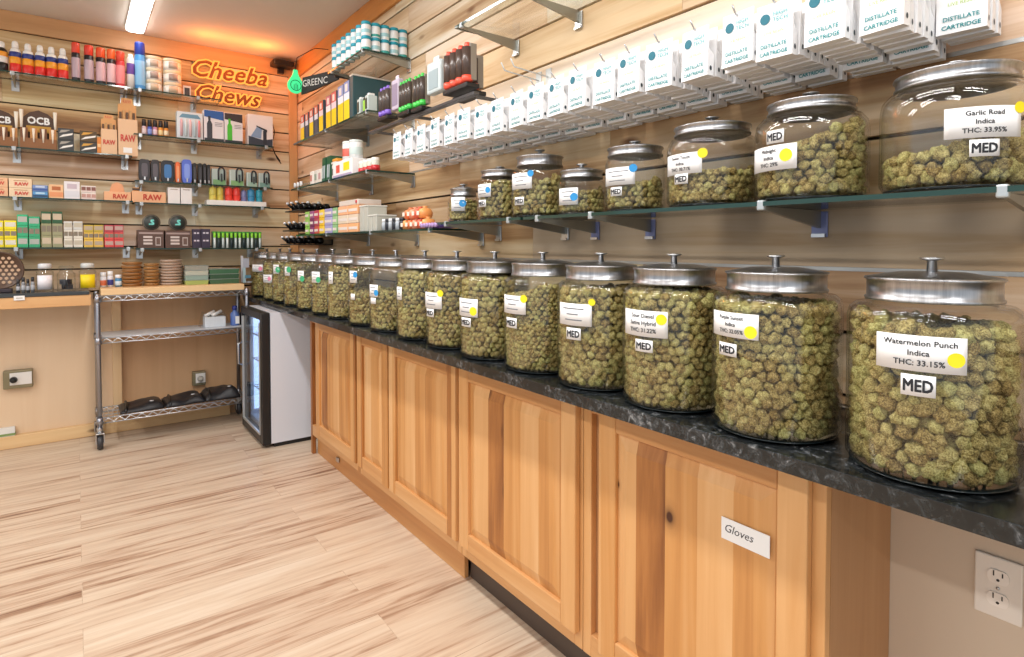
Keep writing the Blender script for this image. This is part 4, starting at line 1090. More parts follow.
multipack(2.215, 1.750, 0.105, 0.125, 4, '463c36', '37b848', 'green-tipped tube pack, the farther of the two', 1.09)
multipack(2.415, 1.765, 0.100, 0.125, 3, '4a403c', '7a5cc0', 'purple-tipped tube pack beside the patterned pouch', 1.09)
t = thing('patterned_pouch', (1.13, 2.31, 1.75), 'grey patterned pouch between the purple and green tube packs', 'pouch')
part('pouch', MB().box(1.098, 1.125, 2.275, 2.345, 1.772, 1.90), P('bdb2c4', 0.5), t, 0.006)
part('print', MB().box(1.0965, 1.0978, 2.285, 2.335, 1.79, 1.88), P('8c7f96', 0.5), t)
part('hang_tab', MB().box(1.108, 1.114, 2.297, 2.323, 1.90, 1.918), P('d8d0de', 0.5), t, 0.002)
t = thing('clear_pouch', (1.13, 1.975, 1.765), 'clear bluish pouch between the green and the red tube packs', 'pouch')
part('sleeve', MB().box(1.10, 1.135, 1.925, 2.035, 1.775, 1.895), P('c6d2d4', 0.2), t, 0.008)
part('insert', MB().box(1.0985, 1.0997, 1.945, 2.015, 1.79, 1.86), P('98aab0', 0.4), t)
part('hang_tab', MB().box(1.112, 1.118, 1.96, 2.0, 1.895, 1.915), P('dfe6e8', 0.3), t, 0.002)
# dark rail the tube packs sit on
t = thing('display_rail', (1.2, 2.15, 1.72), 'dark narrow rail under the hanging tube packs', 'rail')
part('rail', MB().box(1.10, 1.125, 1.70, 2.60, 1.712, 1.724), P('5a5a5c', 0.35, 0.6), t, 0.002)
for y in (1.74, 2.16, 2.56): part('arm', MB().box(1.125, W - 0.001, y - 0.005, y + 0.005, 1.712, 1.723), P('5a5a5c', 0.35, 0.6), t)
for k, y in enumerate((1.60, 1.655)):
    t = thing('empty_peg', (W, y, 1.80), ('nearer', 'farther')[k] + ' empty clear hook beside the red tube pack', 'hook')
    part('arm', MB().tube([(W - 0.001, y, 1.79), (1.20, y, 1.80), (1.185, y, 1.825)], 0.0025, 6), P('d6dada', 0.25), t)
    part('plate', MB().box(W - 0.004, W - 0.0005, y - 0.014, y + 0.014, 1.765, 1.82), P('dfe2e0', 0.25), t)

# R3: white and red goods
def tin(x, y, z, r, h, body, cap, band, label, cat='tin', group=None):
    return cyl_thing('round_tin', x, y, z + 0.0004, [(0, 0), (r, 0), (r, h * 0.86), (r * 0.97, h * 0.88), (0, h * 0.88)], P(body, 0.4), [(r * 0.98, h * 0.88), (r * 1.02, h * 0.885), (r * 1.02, h * 0.98), (r * 0.96, h), (0, h)], P(cap, 0.4), label, cat, group, 20,
                     [('label_band', [(r + 0.0004, h * 0.2), (r + 0.0008, h * 0.21), (r + 0.0008, h * 0.6), (r + 0.0004, h * 0.61)], P(band, 0.4))])
b = (2.83, 3.10)
t = thing('white_box', (1.16, 2.97, R3), 'long white box with yellow and red panels on the far shelf', 'box')
part('carton', MB().box(1.115, 1.26, 2.84, 3.11, R3 + 0.0004, R3 + 0.085), P('f0f0f2', 0.45), t, 0.003)
part('yellow_panel', MB().box(1.1138, 1.1152, 2.875, 2.955, R3 + 0.028, R3 + 0.070), P('f2dc1e', 0.45), t)
part('red_panel', MB().box(1.1138, 1.1152, 3.01, 3.06, R3 + 0.025, R3 + 0.065), P('dc5a48', 0.45), t)
part('grey_stripe', MB().box(1.1138, 1.1152, 2.845, 3.105, R3 + 0.004, R3 + 0.014), P('b8a8c8', 0.45), t)
tin(1.16, 2.985, R3 + 0.086, 0.036, 0.098, 'f0f0ee', 'e4ebe8', 'd8685a', 'white tin with red print standing on the long white box')
tin(1.16, 2.895, R3 + 0.086, 0.034, 0.094, 'eef1f2', 'dfe8e6', 'c8d8d6', 'plain white tin standing on the long white box')
for k in range(4):
    y = 2.80 - k * 0.052
    cyl_thing('red_based_jar', 1.155, y, R3 + 0.0004, [(0, 0), (0.0215, 0), (0.0215, 0.026), (0, 0.026)], P('c0282c', 0.35), [(0.018, 0.050), (0.0185, 0.062), (0, 0.063)], P('e6e4de', 0.4),
              '%s small jar with a red base from the white box' % ORD[k], 'jar', 'small jars with red bases', 18, [('glass_wall', [(0.020, 0.026), (0.020, 0.044), (0.0182, 0.050)], P('cfd2c4', 0.2))])
for k in range(2):
    y = 3.215 + k * 0.075
    t = thing('green_box', (1.16, y, R3), ('nearer', 'farther')[k] + ' dark green striped box leaning on the far shelf', 'box', 'green striped boxes')
    tilt = 0.18
    def lean(p, y=y): return (p.x, p.y + (p.z - R3) * tilt * -0.6, p.z)
    part('carton', MB().box(1.125, 1.26, y - 0.028, y + 0.028, R3 + 0.0004, R3 + 0.135).xf(lean), P('2f5f46', 0.45), t)
    part('top_band', MB().box(1.1238, 1.1249, y - 0.026, y + 0.026, R3 + 0.095, R3 + 0.128).xf(lean), P('1f5a38', 0.45), t)
    part('stripes', MB().box(1.1238, 1.1249, y - 0.018, y - 0.006, R3 + 0.02, R3 + 0.09).box(1.1238, 1.1249, y + 0.006, y + 0.018, R3 + 0.02, R3 + 0.09).xf(lean), P('c6d2da', 0.45), t)
for k, (y, c, c2) in enumerate(((3.145, 'e6e0d6', '6a6a66'), (3.37, 'e8e2d8', 'c9a0a0'), (3.44, 'ded8d0', '9aa89a'), (3.52, 'eee8e0', 'c88a80'))):
    t = thing('white_pouch', (1.16, y, R3), ('white packet just behind the long white box', 'first white packet past the green boxes', 'second white packet past the green boxes', 'third white packet past the green boxes')[k], 'packet')
    part('packet', MB().box(1.13, 1.18, y - 0.028, y + 0.028, R3 + 0.0004, R3 + 0.085), P(c, 0.5), t, 0.008)
    part('print', MB().box(1.1285, 1.1298, y - 0.018, y + 0.018, R3 + 0.025, R3 + 0.06), P(c2, 0.5), t)
for k in range(3):
    y = 3.60 + k * 0.06
    t = thing('clear_tube', (1.17, y, R3), '%s clear tube lying toward the corner on the tin shelf' % ORD[k], 'tube', 'clear tubes near the corner')
    part('tube', MB().lathe([(0, 1.10), (0.014, 1.10), (0.014, 1.22), (0, 1.22)], 0, 0, 12, 0, True, 'x').xf(lambda p, y=y: (p.x, p.y + y, p.z + R3 + 0.0146)), PLASTIC, t)
    part('stopper', MB().lathe([(0, 1.09), (0.015, 1.09), (0.015, 1.10), (0, 1.101)], 0, 0, 12, 0, True, 'x').xf(lambda p, y=y: (p.x, p.y + y, p.z + R3 + 0.0152)), P('e8ecee', 0.3), t)
t = thing('orange_bowl', (1.17, 3.12, R3 + 0.09), 'small orange tray of sweets on a white packet on the tin shelf', 'tray')
part('tray', MB().box(1.13, 1.24, 3.115, 3.19, R3 + 0.0862, R3 + 0.098), P('e9e2da', 0.4), t, 0.003)
part('sweets', MB().box(1.135, 1.235, 3.12, 3.185, R3 + 0.0985, R3 + 0.118), P('f0a440', 0.4), t, 0.009)

# R4: stacked coloured packets, three high, from the corner to the near end
R4ROW = [(3.575, .075, ['8ec45a', '9ccf6a', '96c862'], 'lime green'), (3.490, .07, ['8a3f72', '7d3a60', 'a05a8a'], 'purple'), (3.405, .075, ['c85a4a', 'b04a5e', 'c0455a'], 'red'),
         (3.315, .08, ['f0cc3a', 'eec22e', 'f2d24c'], 'yellow'), (3.205, .12, ['a8a4d0', 'b2aed6', 'a09cca'], 'lavender'), (3.105, .07, ['8fc08a', 'a4cc96', '88b884'], 'pale green'),
         (2.985, .14, ['f0b88c', 'e2d2bc', 'f2b48a'], 'peach'), (2.845, .13, ['f2b27e', 'dfcdb8', 'efb080'], 'orange')]
for yc, w, cols, nm in R4ROW:
    for lv in range(3):
        z0 = R4 + 0.0004 + lv * 0.0455
        t = thing('stacked_packet', (1.16, yc, z0), '%s %s packet of the three-high stacks on the lowest far shelf' % (('bottom', 'middle', 'top')[lv], nm), 'packet', 'stacked packets on the lowest far shelf')
        part('carton', MB().box(1.12, 1.25, yc - w / 2 + 0.002, yc + w / 2 - 0.002, z0, z0 + 0.0445), P(cols[lv], 0.45), t, 0.003)
        part('stripe', MB().box(1.1188, 1.1199, yc - w / 2 + 0.008, yc + w / 2 - 0.008, z0 + 0.014, z0 + 0.028), P('e6dcd6', 0.45), t)
t = thing('clear_lidded_tray', (1.18, 2.90, R4 + 0.137), 'clear lidded tray lying on the orange and peach packets', 'tray')
part('tray', MB().box(1.125, 1.25, 2.79, 3.05, R4 + 0.1375, R4 + 0.165), P('d9cfc6', 0.3), t, 0.004)
part('red_seal', MB().lathe([(0, 1.1225), (0.009, 1.1225), (0.009, 1.125), (0, 1.125)], 0, 0, 12, 0, True, 'x').xf(lambda p: (p.x, p.y + 2.81, p.z + R4 + 0.152)), P('c8303a', 0.4), t)
for k in range(4):
    y = 2.735 - k * 0.052
    t = thing('clear_box', (1.16, y, R4), '%s clear plastic box beside the orange packets' % ORD[k], 'box', 'clear plastic boxes on the lowest far shelf')
    part('shell', MB().box(1.12, 1.22, y - 0.023, y + 0.023, R4 + 0.0004, R4 + (0.120 if k < 2 else 0.07)), P('bcbdb4', 0.15), t, 0.003)
    part('lid', MB().box(1.118, 1.222, y - 0.0245, y + 0.0245, R4 + (0.1204 if k < 2 else 0.0704), R4 + (0.128 if k < 2 else 0.078)), P('d6d8d2', 0.2), t, 0.002)
for k in range(6):
    y = 2.52 - k * 0.036
    cyl_thing('tiny_jar', 1.145, y, R4 + 0.0004, [(0, 0), (0.0145, 0), (0.0145, 0.036), (0.012, 0.040), (0, 0.040)], P(('b8c0c8', '30343c')[k % 2], 0.25), [(0.0125, 0.040), (0.0135, 0.041), (0.0135, 0.054), (0, 0.055)], P(('e0e2e4', '22252c')[k % 2], 0.35),
              '%s tiny jar from the clear boxes, %s' % (ORD[k], ('pale', 'dark')[k % 2]), 'jar', 'tiny jars on the lowest far shelf', 14)
rr = random.Random(5)
for k in range(9):
    row, c = divmod(k, 5)
    y = 2.285 - c * 0.043 - row * 0.018; z = R4 + 0.0004 + row * 0.044
    col = ('f0a05a', 'e8804e', 'ee9a78', 'e2684a')[k % 4]
    t = thing('orange_pouch', (1.155, y, z), '%s orange pouch of the heap, counted from the far end, %s layer' % (ORD[c], ('lower', 'upper')[row]), 'pouch', 'heaped orange pouches')
    m = MB().lathe([(0, 0), (0.018, 0.002), (0.021, 0.02), (0.016, 0.038), (0.004, 0.043), (0.009, 0.049), (0, 0.05)], 1.150, y, 14).xf(lambda p, z=z: (p.x + (p.x - 1.15) * 0.6, p.y, p.z + z))
    part('pouch', m, P(col, 0.4), t)
    part('sticker', MB().box(1.1145, 1.1158, y - 0.010, y + 0.010, z + 0.012, z + 0.028), P('f6e6d8', 0.5), t)
for k in range(6):
    y = 2.075 - k * 0.022
    t = thing('purple_roll', (1.16, y, R4), '%s purple wrapped roll at the near end of the lowest far shelf' % ORD[k], 'roll', 'purple wrapped rolls')
    part('roll', MB().lathe([(0, 1.115), (0.007, 1.113), (0.0105, 1.12), (0.0105, 1.20), (0.007, 1.21), (0, 1.211)], 0, 0, 12, 0, True, 'x').xf(lambda p, y=y: (p.x, p.y + y, p.z + R4 + 0.0115)), P(('7a52b0', '5c4690')[k % 2], 0.35), t)
    part('twist', MB().lathe([(0, 1.098), (0.010, 1.096), (0.003, 1.112), (0, 1.113)], 0, 0, 10, 0, True, 'x').xf(lambda p, y=y: (p.x, p.y + y, p.z + R4 + 0.0115)), P('b89ad0', 0.35), t)

# dark glass pipes clustered in the corner
for k in range(26):
    tier = k // 9; c = k % 9
    x = 1.145 + (c % 3) * 0.068; y = 3.70 + (c // 3) * 0.10 + rr.uniform(-.006, .006)
    z = (1.418, 1.295, 1.205)[tier] if tier < 3 else 1.2
    y += 0.06 * tier
    nm = ('top', 'middle', 'bottom')[tier]
    t = thing('glass_pipe', (x, y, z), '%s dark glass pipe of the %s rack in the back corner' % (ORD[c], nm), 'pipe', 'dark glass pipes in the back corner')
    part('bowl', MB().lathe([(0, 0), (0.019, 0.003), (0.027, 0.022), (0.020, 0.040), (0.014, 0.042), (0.011, 0.028), (0, 0.020)], x, y, 14).xf(lambda p, z=z: (p.x, p.y, p.z + z)), P('141416', 0.08), t)
    part('stem', MB().tube([(x, y, z + 0.014), (x - 0.03, y - 0.02, z + 0.024), (x - 0.055, y - 0.03, z + 0.042)], [0.011, 0.009, 0.007], 8), P('1c1c20', 0.08), t)
    part('mouthpiece', MB().lathe([(0.005, 0), (0.0105, 0.002), (0.0105, 0.010), (0.005, 0.013)], x - 0.055, y - 0.03, 10).xf(lambda p, z=z: (p.x, p.y, p.z + z + 0.038)), P('d8dade', 0.15), t)
for tier, z in enumerate((1.418, 1.295, 1.205)):
    y0 = 3.66 + 0.06 * tier
    t = thing('pipe_rack', (1.23, y0 + 0.15, z), ('top', 'middle', 'bottom')[tier] + ' small dark rack holding glass pipes in the back corner', 'rack', 'pipe racks in the back corner')
    part('tray', MB().box(1.10, W - 0.004, y0, y0 + 0.30, z - 0.008, z - 0.0004), P('2a2622', 0.4), t, 0.002)
    part('back_rail', MB().box(W - 0.012, W - 0.003, y0, y0 + 0.30, z, z + 0.03), P('2a2622', 0.4), t)

# ------------------------------------------------------------------ lit drop sign with its banner
O_ = Vector((1.085, 3.66, 2.165)); E_ = Vector((1.215, 3.40, 2.165))
U_ = (E_ - O_).normalized(); N_ = Vector((U_.y, -U_.x, 0))
if N_.y > 0: N_ = -N_
t = thing('lit_drop_sign', (O_.x, O_.y, 2.11), 'black banner sign with a glowing green drop emblem at its end', 'sign')
drop = []
for i in range(33):
    a = -PI / 2 + 2 * PI * i / 32
    drop.append((0.047 * math.cos(a), 0.047 * math.sin(a)))
pts = [(x, y) for x, y in drop[:-1] if y < 0.030]
pts = [p_ for p_ in pts if p_[0] >= 0][0:] + [(0.030, 0.040), (0.016, 0.066), (0.011, 0.094), (-0.011, 0.094), (-0.016, 0.066), (-0.030, 0.040)] + [p_ for p_ in pts if p_[0] < 0]
bn = [(0.035, -0.055), (0.05, 0.045), (0.33, 0.058), (0.33, 0.0), (0.11, -0.045)]
part('banner', MB().prism(bn, O_, U_, BV, N_, -0.022, -0.010), P('161618', 0.45), t)
tx = MB(); flat_text(tx, 'GREENC', O_ + U_ * 0.150 + BV * 0.008, U_, BV, 0.200, 0.040, N_, -0.0092)
part('lettering', tx, P('e8e8e6', 0.5), t)
dp = part('drop', MB().prism(pts, O_, BU, BV, BN, -0.006, 0.008), P('3fd98c', 0.4, 0, 0.9), t)
g = MB()
for (r0, a0, a1) in ((0.031, 0.0, 2 * PI),):
    g.tube([O_ + BU * (r0 * math.cos(a0 + (a1 - a0) * i / 28)) + BV * (r0 * math.sin(a0 + (a1 - a0) * i / 28)) + BN * 0.009 for i in range(28)], 0.0022, 6, closed=True)
for xx, zt in ((-0.010, 0.006), (0.001, 0.014), (0.011, 0.006)): g.tube([O_ + BU * xx + BV * -0.026 + BN * 0.009, O_ + BU * xx + BV * zt + BN * 0.009], 0.0020, 6)
part('emblem', g, P('14603c', 0.4), dp)
part('cord', MB().tube([O_ + BV * 0.094, (1.12, 3.74, 2.36), (1.25, 3.80, 2.46), (W - 0.017, 3.80, 2.47)], 0.0025, 6), BLACK, t)
part('hanger', MB().box(1.225, W - 0.001, 3.368, 3.38, 2.175, 2.19), BLACK, t)

# ------------------------------------------------------------------ glass shelves on the back wall
YF = 4.33
def glass_shelf_back(x0, x1, ztop, label):
    t = thing('glass_shelf', ((x0 + x1) / 2, 4.43, ztop - 0.008), label, 'shelf', 'glass shelves on the back wall')
    part('glass_plate', MB().box(x0 + 0.0015, x1 - 0.0015, YF + 0.0015, D - 0.004, ztop - 0.008, ztop), SHELF_GLASS, t)
    e = MB(); e.box(x0, x1, YF, YF + 0.0014, ztop - 0.008, ztop); e.box(x0, x0 + 0.0014, YF + 0.0014, D - 0.004, ztop - 0.008, ztop); e.box(x1 - 0.0014, x1, YF + 0.0014, D - 0.004, ztop - 0.008, ztop)
    part('polished_edge', e, EDGE, t)
def bracket_back(x, ztop, label):
    t = thing('shelf_bracket', (x, D, ztop - 0.06), label, 'bracket', 'shelf brackets on the back wall')
    z = ztop - 0.0085; y0 = YF + 0.012
    part('arm', MB().prism([(0, 0), (D - y0 - 0.004, 0), (D - y0 - 0.004, -0.040), (0.012, -0.008), (0, -0.008)], (x, y0, z), (0, 1, 0), (0, 0, 1), (1, 0, 0), -0.004, 0.004), BR_M, t)
    part('clip', MB().box(x - 0.010, x + 0.010, YF - 0.008, YF + 0.004, z - 0.014, z + 0.010), P('b4bcc0', 0.3, 0.4), t, 0.003)
    part('wall_plate', MB().box(x - 0.018, x + 0.018, D - 0.006, D - 0.0005, z - 0.060, z - 0.002), STEEL, t)
S1, S2, S3, S4 = 2.172, 1.752, 1.471, 1.184
T1, T2, T3, T4, T5 = 2.172, 1.892, 1.602, 1.466, 1.178
for nm, z in (('top', S1), ('second', S2), ('third', S3), ('fourth', S4)):
    glass_shelf_back(-1.3, 0.29, z, '%s glass shelf from above on the left half of the back wall' % nm)
    bracket_back(-0.27, z, 'left bracket of the %s left shelf' % nm); bracket_back(0.262, z, 'right bracket of the %s left shelf' % nm)
for nm, z, x1 in (('top', T1, 0.80), ('second', T2, 1.13), ('third', T3, 1.12), ('fourth', T4, 1.10), ('lowest', T5, 1.06)):
    glass_shelf_back(0.30, x1, z, '%s glass shelf from above on the right half of the back wall' % nm)
    bracket_back(0.335, z, 'left bracket of the %s right shelf' % nm); bracket_back(0.66, z, 'middle bracket of the %s right shelf' % nm)
    if x1 > 1: bracket_back(x1 - 0.05, z, 'right bracket of the %s right shelf' % nm)

YI = 4.365     # fronts of the things on these shelves
def mvz(z): return lambda p: (p.x, p.y, p.z + z)
# bottles and cans of the top shelf
def bottle(b, z, cols, label, cat='bottle', group=None):
    xc, w, h, _ = b; r = w / 2; y = YI + r
    t = thing('squeeze_bottle', (xc, y, z), label, cat, group)
    z += 0.0004
    part('body', MB().lathe([(0, 0), (r * 0.97, 0), (r, 0.004), (r, h * 0.66), (r * 0.8, h * 0.74), (r * 0.5, h * 0.79), (0, h * 0.79)], xc, y, 20).xf(mvz(z)), P(cols[0], 0.35), t)
    for nm, a, e, c in (('lower_band', 0.05, 0.30, cols[1]), ('middle_band', 0.30, 0.50, cols[2]), ('upper_band', 0.50, 0.655, cols[3])):
        part(nm, MB().lathe([(r, h * a), (r + 0.0007, h * a + 0.001), (r + 0.0007, h * e - 0.0005), (r, h * e)], xc, y, 20).xf(mvz(z)), P(c, 0.4), t)
    part('cap', MB().lathe([(r * 0.52, h * 0.79), (r * 0.60, h * 0.80), (r * 0.58, h * 0.92), (r * 0.48, h * 0.98), (r * 0.25, h), (0, h)], xc, y, 16).xf(mvz(z)), P('f2f2f0', 0.4), t)
bottle((-0.320, 0.059, 0.173, 2.165), S1, ('1c1a1a', '1c1a1a', 'e8e6e2', 'f0a030'), 'black bottle with an orange band, leftmost on the top shelf')
for k, b in enumerate(((-0.259, 0.052, 0.185, 2.170), (-0.203, 0.053, 0.182, 2.174), (-0.149, 0.050, 0.184, 2.171), (-0.097, 0.051, 0.185, 2.169), (-0.044, 0.051, 0.187, 2.166))):
    bottle(b, S1, ('f4f2ee', 'e2322c', 'f2a42c', '2c3c86'), '%s red, yellow and navy bottle from the left on the top shelf' % ORD[k], 'bottle', 'white-capped bottles on the top shelf')
def aerosol(b, z, body, cap, band, label, dark=None):
    xc, w, h, _ = b; r = w / 2; y = YI + r
    t = thing('aerosol_can', (xc, y, z), label, 'aerosol can', 'aerosol cans on the top shelf')
    z += 0.0004
    part('body', MB().lathe([(0, 0), (r * 0.96, 0), (r, 0.003), (r, h * 0.70), (r * 0.9, h * 0.74), (0, h * 0.74)], xc, y, 20).xf(mvz(z)), P(body, 0.3), t)
    part('label_band', MB().lathe([(r, h * 0.10), (r + 0.0006, h * 0.11), (r + 0.0006, h * 0.60), (r, h * 0.61)], xc, y, 20).xf(mvz(z)), P(band, 0.35), t)
    part('cap', MB().lathe([(r * 0.9, h * 0.735), (r * 0.96, h * 0.74), (r * 0.94, h * 0.97), (r * 0.85, h), (0, h)], xc, y, 20).xf(mvz(z)), P(cap, 0.35), t)
for k, b in enumerate(((0.018, 0.043, 0.231, 2.170), (0.081, 0.049, 0.227, 2.175), (0.140, 0.050, 0.224, 2.172), (0.192, 0.046, 0.225, 2.169), (0.239, 0.049, 0.221, 2.170))):
    aerosol(b, S1, ('2a2428', '2a2428', '2a2428', '2a2428', 'd83a40')[k], ('e04a34', 'e0402e', 'ea5a30', 'ee6a34', 'e04a34')[k], ('b9a4b0', 'c0aab4', 'd8b2ba', 'e0bac0', 'ee8c90')[k], '%s red-capped aerosol can from the left%s' % (ORD[k], ', the one with a red body' if k == 4 else ''))
b = (0.293, 0.042, 0.217, 2.172)
t = thing('spray_tube', (b[0], YI + 0.02, S1), 'slim white bottle with a purple label beside the blue can', 'bottle')
part('body', MB().lathe([(0, 0.0004), (b[1] / 2, 0.0004), (b[1] / 2, b[2] * 0.84), (b[1] * 0.35, b[2] * 0.92), (0, b[2] * 0.92)], b[0], YI + 0.025, 16).xf(mvz(S1)), WHITE, t)
part('purple_band', MB().lathe([(b[1] / 2, b[2] * 0.42), (b[1] / 2 + 0.0006, b[2] * 0.43), (b[1] / 2 + 0.0006, b[2] * 0.72), (b[1] / 2, b[2] * 0.73)], b[0], YI + 0.025, 16).xf(mvz(S1)), P('6a4aa6', 0.4), t)
part('cap', MB().lathe([(b[1] * 0.34, b[2] * 0.92), (b[1] * 0.3, b[2]), (0, b[2])], b[0], YI + 0.025, 14).xf(mvz(S1)), WHITE, t)
b = (0.343, 0.059, 0.300, 2.161)
aerosol((b[0], b[1], b[2], 0), S1, '4a9ade', '2a44b0', '8cc4ee', 'tall blue aerosol can, the tallest on the top shelf')
for c, (u0, b) in enumerate(((0, (0.418, 0.093, 0.227, 2.167)), (1, (0.523, 0.107, 0.231, 2.164)))):
    for lv in range(3):
        r = b[1] / 2 * 0.97; h = b[2] / 3; z = T1 + lv * h + 0.0004; y = YI + r
        t = thing('stacked_tin', (b[0], y, z), '%s round tin of the %s stack beside the neon sign' % (('bottom', 'middle', 'top')[lv], ('left', 'right')[c]), 'tin', 'stacked white tins by the neon sign')
        part('body', MB().lathe([(0, 0), (r, 0), (r, h * 0.72), (0, h * 0.72)], b[0], y, 22).xf(mvz(z)), P('f0ece6', 0.4), t)
        part('lid', MB().lathe([(r * 1.0, h * 0.72), (r * 1.03, h * 0.73), (r * 1.03, h * 0.96), (r, h * 0.985), (0, h * 0.985)], b[0], y, 22).xf(mvz(z)), P('e9d8b8', 0.35), t)
        part('label_patch', on_cyl(MB(), b[0], y, r, -PI / 2 - 0.5, -PI / 2 + 0.5, z + h * 0.12, z + h * 0.66), P(('c8b49a', 'a09088', 'b8a898')[lv], 0.5), t)
b = (0.605, 0.035, 0.072, 2.190)
t = thing('dark_card', (b[0], 4.40, T1), 'small dark picture card standing right of the tin stacks', 'card')
part('card', MB().box(b[0] - 0.022, b[0] + 0.022, 4.40, 4.404, T1 + 0.0004, T1 + 0.075), P('d8d0c8', 0.5), t)
part('picture', MB().box(b[0] - 0.015, b[0] + 0.015, 4.3988, 4.3998, T1 + 0.01, T1 + 0.062), P('3c3a3e', 0.5), t)

# neon sign
NEON = P('ff9a2e', 0.4, 0, 1.0, name='neon_orange')
NEON.node_tree.nodes['Principled BSDF'].inputs['Emission Color'].default_value = (1.0, 0.33, 0.05, 1)
NEON.node_tree.nodes['Principled BSDF'].inputs['Emission Strength'].default_value = 1.7
NEON.node_tree.nodes['Principled BSDF'].inputs['Base Color'].default_value = (0.05, 0.02, 0.01, 1)
t = thing('neon_sign', (0.90, 4.50, 2.17), 'glowing orange neon sign in two lines of outlined script', 'neon sign')
for nm, tx, O, wd, hh in (('upper_tubes', 'Cheeba', (0.897, 4.495, 2.405), 0.56, 0.112), ('lower_tubes', 'Chews', (0.880, 4.495, 2.245), 0.485, 0.105)):
    m = MB(); flat_text(m, tx, O, BU, BV, wd, hh, BN, 0, bold=0.05, shear=0.35, outline=0.030)
    part(nm, m, NEON, t)
    # brown strokes inside the outlined letters, the orange-lit wall painted in as colour
    k = MB(); flat_text(k, tx, (O[0], O[1] + 0.006, O[2]), BU, BV, wd * 0.98, hh, BN, 0, bold=0.028, shear=0.35)
    part(nm.replace('tubes', 'lit_wall_strokes'), k, P('8a4a20', 0.6), t)
for (x, z, e) in ((0.70, 2.46, 1.6), (1.06, 2.46, 2.0), (0.88, 2.42, 1.4)):
    ld = bpy.data.lights.new('neon_glow', 'POINT'); ld.energy = e; ld.color = (1.0, 0.27, 0.06); ld.shadow_soft_size = 0.06
    lo = bpy.data.objects.new('neon_glow', ld); lo.location = (0, -0.24, z - 2.17); lo.location.x = x - 0.90; lo.parent = t; COL.objects.link(lo)
m = MB()
for (x, z) in ((0.66, 2.44), (1.14, 2.44), (0.68, 2.20), (1.08, 2.20)): m.tube([(x, 4.50, z), (x, D - 0.001, z)], 0.004, 6)
part('standoffs', m, STEEL, t)
mb = MB()
mb.tube([(1.13, 4.52, 2.10), (1.16, 4.51, 2.03), (1.155, 4.51, 1.95), (1.185, 4.51, 1.87), (1.22, 4.51, 1.82)], 0.004, 6)
mb.tube([(1.17, 4.52, 2.10), (1.185, 4.51, 2.03), (1.165, 4.515, 1.93), (1.20, 4.515, 1.84), (1.23, 4.515, 1.80)], 0.003, 6)
single('power_cable', mb, BLACK, (1.17, 4.51, 1.82), 'black cable hanging down right of the neon sign', 'cable')

# ------------------------------------------------------------------ second left shelf: brown displays and small boxes
BROWN = P('5a3a24', 0.5)
def ocb(b, label):
    xc, w, h, _ = b
    t = thing('cone_display', (xc, YI + 0.05, S2), label, 'display box', 'brown cone displays')
    z = S2 + 0.0004; y = YI + 0.045
    arch = [(-w / 2 * 0.86, 0), (w / 2 * 0.86, 0), (w / 2 * 0.86, h * 0.80), (w / 2 * 0.5, h * 0.93), (0, h), (-w / 2 * 0.5, h * 0.93), (-w / 2 * 0.86, h * 0.80)]
    part('back_board', MB().prism(arch, (xc, y, z), BU, BV, BN, -0.008, 0), P('4e3422', 0.5), t)
    part('tray', MB().box(xc - w / 2, xc + w / 2, YI - 0.005, y - 0.001, z, z + h * 0.26), P('8a5a30', 0.5), t, 0.002)
    x = MB(); flat_text(x, 'OCB', (xc, y, z + h * 0.74), BU, BV, w * 0.62, h * 0.17, BN, 0.0008, bold=0.03)
    part('lettering', x, WHITE, t)
    part('gold_band', MB().box(xc - w * 0.34, xc + w * 0.34, y - 0.0016, y - 0.0002, z + h * 0.44, z + h * 0.60), P('c8962e', 0.45), t)
    for k in range(4):
        cxx = xc + (k - 1.5) * w * 0.26
        cn = part('pack', MB().box(cxx - w * 0.10, cxx + w * 0.10, YI + 0.002, YI + 0.012, z + h * 0.10, z + h * 0.52), P(('7a4a26', 'c48a4a')[k % 2], 0.45), t, 0.001)
        part('cone', MB().lathe([(0, 0), (0.003, 0), (0.0075, h * 0.34), (0, h * 0.345)], cxx, YI - 0.006, 10).xf(mvz(z + h * 0.16)), P('efe4d2', 0.5), cn)
    for s in (-1, 1): part('side_cone', MB().lathe([(0, 0), (0.004, 0), (0.010, h * 0.55), (0, h * 0.56)], xc + s * w * 0.46, YI + 0.024, 10).xf(mvz(z + h * 0.42)), P('f0e8d8', 0.5), t)
ocb((-0.335, 0.161, 0.212, 1.734), 'brown cone display at the left edge of the picture, partly cut off')
ocb((-0.162, 0.166, 0.230, 1.739), 'brown cone display with white lettering, right of the cut-off one')
def pat_box(b, z, lv, c0, c1, label):
    xc, w, h, _ = b; h = h / 2
    t = thing('patterned_box', (xc, YI + 0.04, z + lv * h), label, 'box', 'small patterned boxes on the second left shelf')
    zz = z + lv * h + 0.0004
    part('carton', MB().box(xc - w / 2, xc + w / 2, YI, YI + 0.08, zz, zz + h - 0.001), P(c0, 0.5), t, 0.0015)
    part('white_swoosh', MB().prism([(-w * 0.45, h * 0.15), (w * 0.40, h * 0.45), (w * 0.45, h * 0.62), (-w * 0.2, h * 0.42)], (xc, YI, zz), BU, BV, BN, 0.0002, 0.001), P('f0eeea', 0.5), t)
    part('gold_swoosh', MB().prism([(-w * 0.42, h * 0.55), (0, h * 0.68), (w * 0.3, h * 0.88), (-w * 0.3, h * 0.82)], (xc, YI, zz), BU, BV, BN, 0.0002, 0.001), P(c1, 0.5), t)
b1, b2 = (-0.036, 0.075, 0.135, 1.739), (0.072, 0.083, 0.132, 1.743)
